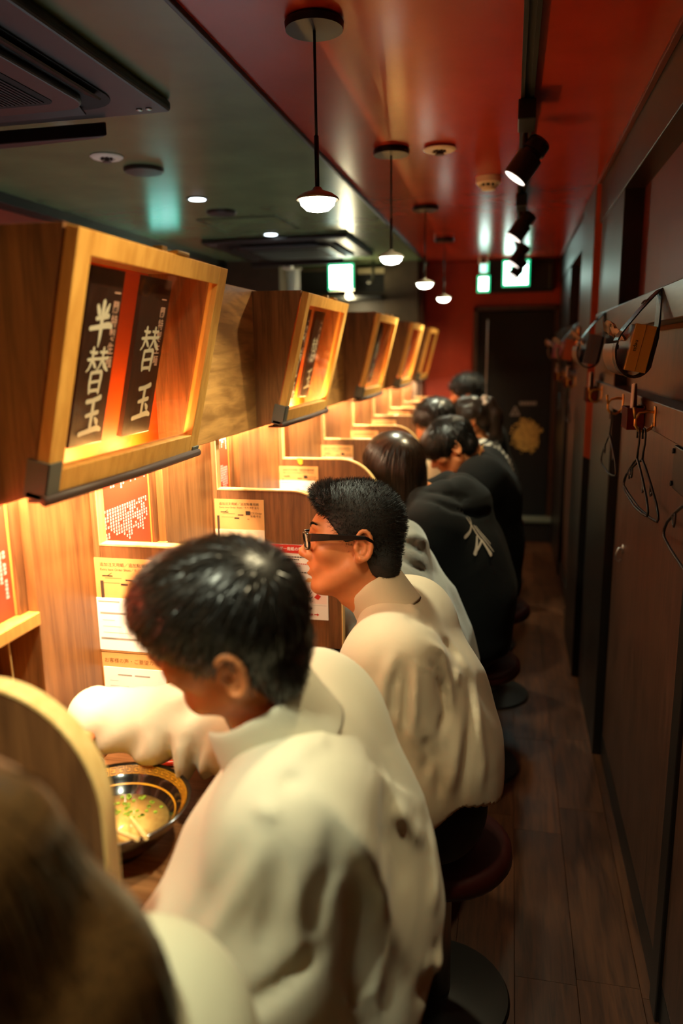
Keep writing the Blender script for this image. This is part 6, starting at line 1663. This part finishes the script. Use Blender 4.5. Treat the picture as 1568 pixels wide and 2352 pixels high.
hair_obj(t5, H5, S, J, .007, 'hair_black', 5000, .05, .0018, 4, 15, 'sleek', .2)
garment(t5, 'sweater', J, 'black_cloth', .030, .026, .011, hem=((-.07, 3.3, .50), (0, 0, -1)))
trousers(t5, J, 'dark_trousers'); shoes(t5, J)
MB().tube([(-.105+.001*i-.012*i, 3.262-.004*i if i < 5 else 3.24, 1.165-.033*i) for i in range(5)]+[(-.162, 3.235, 1.005), (-.170, 3.25, 1.0), (-.178, 3.262, 1.02), (-.19, 3.28, 1.08)], .0022, 6).build('necklace', M['brass'], t5, smooth=True)

# ---- three diners farther along
def far_person(y, hc, lab, top, hair, step=.014, yaw=0, pitch=-20, hipx=-.13, kind='sleek', n=2500, zs=.56, hl=.04):
    J = base_joints(y, hc, hipx, zs); H = Head(hc, yaw=yaw, pitch=pitch)
    t = thing('person', lab, 'person', (hipx, y, .47)); eyes(t, H); make_body(t, J, H, {'b': step}, False, hands=True)
    S = Shape(); H.ell(S, (-.012, 0, .034), (.110, .089, .096), .02); H.cap(S, (-.07, -.03, -.05), (-.07, .03, -.05), .035, .035, .04); H.half(S, (.068, 0, .02), (.75, 0, -.66), .01)
    for s in (1, -1): H.ell(S, (-.006, s*.092, -.042), (.032, .030, .046), .012, -1)
    hair_obj(t, H, S, J, .009, hair, n, hl, .0022, 3, int(y*10), kind)
    garment(t, 'sweater', J, top, .030, .026, step, hem=((hipx, y, .50), (0, 0, -1))); trousers(t, J, 'dark_trousers', .018); shoes(t, J)
    return t, J, H
M['beige_knit'] = fabric('beige_knit', srgb(214, 190, 150), .95, .5, 250, .5)
far_person(3.95, (-.375, 3.93, 1.195), 'dark-haired diner in a beige top, between the bowed man and the partition', 'beige_knit', 'hair_black', pitch=-25)
def stripe_mat():
    m, nt, b = _nt('striped_knit'); L = nt.links; tc = nt.nodes.new('ShaderNodeTexCoord'); sp_ = nt.nodes.new('ShaderNodeSeparateXYZ'); L.new(tc.outputs['Object'], sp_.inputs[0])
    a = nt.nodes.new('ShaderNodeMath'); a.operation = 'MULTIPLY_ADD'; a.inputs[1].default_value = -.35; L.new(sp_.outputs[0], a.inputs[0]); L.new(sp_.outputs[2], a.inputs[2])
    w = nt.nodes.new('ShaderNodeMath'); w.operation = 'MULTIPLY'; w.inputs[1].default_value = 2*PI/.032; L.new(a.outputs[0], w.inputs[0])
    s = nt.nodes.new('ShaderNodeMath'); s.operation = 'SINE'; L.new(w.outputs[0], s.inputs[0]); g = nt.nodes.new('ShaderNodeMath'); g.operation = 'GREATER_THAN'; g.inputs[1].default_value = -.15; L.new(s.outputs[0], g.inputs[0])
    mx = nt.nodes.new('ShaderNodeMix'); mx.data_type = 'RGBA'; mx.inputs[6].default_value = (*srgb(24, 24, 26), 1); mx.inputs[7].default_value = (*srgb(224, 216, 200), 1); L.new(g.outputs[0], mx.inputs[0]); L.new(mx.outputs[2], b.inputs['Base Color']); b.inputs['Roughness'].default_value = .9
    return m
M['stripe_knit'] = stripe_mat()
t7, J7, H7 = far_person(4.55, (-.235, 4.50, 1.165), 'woman with a ponytail, pale scrunchie and striped top', 'stripe_knit', 'hair_dark', pitch=-22, hipx=-.06, yaw=6)
S = Shape(); a = H7.w(-.095, 0, .055); S.chain([a, a+A_(.05, 0, .005), a+A_(.085, .0, -.06), a+A_(.09, 0, -.15), a+A_(.07, 0, -.22)], [.022, .032, .040, .034, .012], .02)
Vp, Qp = mesh_sdf(S, *[axis_coords(v0, v1, [.007]) for v0, v1 in zip(a-A_(.08, .08, .28), a+A_(.16, .08, .08))]); Qp = outward(Vp, Qp, S)
rng = np.random.default_rng(5); R_, N_ = sample_surface(Vp, Qp, 1500, rng); V2, Q2 = ribbons(R_, -A_(0, 0, 1)+N_*.1+rng.normal(0, .06, R_.shape), N_, .06, .0018, 3, lambda P, D, i: D-A_(0, 0, .1), rng)
mesh_obj('ponytail', np.concatenate([Vp, V2]), np.concatenate([Qp, Q2+len(Vp)]), M['hair_dark'], t7)
m = MB(); c = a+A_(.018, 0, .003); m.tube([tuple(c+A_(.010*math.sin(5*q), 0, 0)+A_(.25*math.sin(q)*.03, math.cos(q)*.036, math.sin(q)*.036)) for q in [2*PI*i/40 for i in range(40)]], [.012+.004*math.sin(7*2*PI*i/40) for i in range(40)], 8, closed=True)
m.build('scrunchie', M['tissue'], t7, smooth=True)
far_person(5.15, (-.290, 5.15, 1.275), 'farthest diner, curly short dark hair, dark jacket', 'black_cloth', 'hair_matte', pitch=-10, hipx=-.07, kind='fuzz', n=4000, hl=.022)

# ---- the long-haired diner closest to the camera, seen from behind
J = base_joints(.36, (-.40, .34, 1.185), -.22, .58)
J.update(nb=(-.325, .36, 1.04), SL=(-.30, .19, .965), SR=(-.305, .505, .965), chest=(-.285, .36, .85), waist=(-.2, .36, .7), hip=(-.2, .36, .56), EL=(-.42, .15, .84), ER=(-.43, .50, .84), WL=(-.57, .22, .83), WR=(-.57, .44, .83), knee=(-.55, .36, .545), ankle=(-.48, .36, .115), lo=(-.80, .0, 0), hi=(.08, .72, 1.34))
H0 = Head((-.405, .345, 1.195), pitch=-14, sc=.98)
t0 = thing('person', 'long-haired diner in a pale blouse, blurred in the near corner, seen from behind', 'person', (-.2, .36, .47))
eyes(t0, H0); make_body(t0, J, H0, {'b': .012}, False)
S = Shape(); H0.ell(S, (-.012, 0, .032), (.112, .096, .100), .02)
for q in (-.06, 0, .06): S.chain([H0.w(-.06, q, .0), A_(-.318, .36-q*1.1, 1.09), A_(-.272, .37-q*1.3, .95), A_(-.250, .37-q*1.2, .82)], [.055, .066, .058, .03], .04)
for s in (1, -1): S.chain([H0.w(-.01, s*.065, .02), H0.w(.0, s*.085, -.10), H0.w(.0, s*.09, -.20)], [.045, .045, .03], .04)
H0.half(S, (.085, 0, .03), (.9, 0, -.44), .01)
J['hlo'] = A_(-.55, .12, .74); J['hhi'] = A_(-.08, .60, 1.36)
hair_obj(t0, H0, S, J, .009, 'hair_brown', 9000, .16, .0018, 6, 16, 'long', .05)
garment(t0, 'blouse', J, 'blouse', .026, .024, .012, hem=((-.2, .36, .52), (0, 0, -1))); trousers(t0, J, 'navy', .018); shoes(t0, J)

STL = ['stool under the man bent over the bowl', 'stool under the man with glasses', 'stool under the diner in the grey hoodie', 'stool under the black hoodie with the brush print', 'stool under the man with lowered head', 'stool under the diner in the beige top', 'stool under the woman with the ponytail', 'stool under the farthest diner', 'stool under the long-haired diner nearest the camera']
q = stool(-.22, .965, STL[0])
for (x, y), lb in zip(((-.13, 1.6), (-.20, 2.2), (-.10, 2.7), (-.05, 3.34), (-.11, 3.95), (-.05, 4.55), (-.05, 5.15), (-.18, .36)), STL[1:]): dup(q, (x, y, 0), lb)
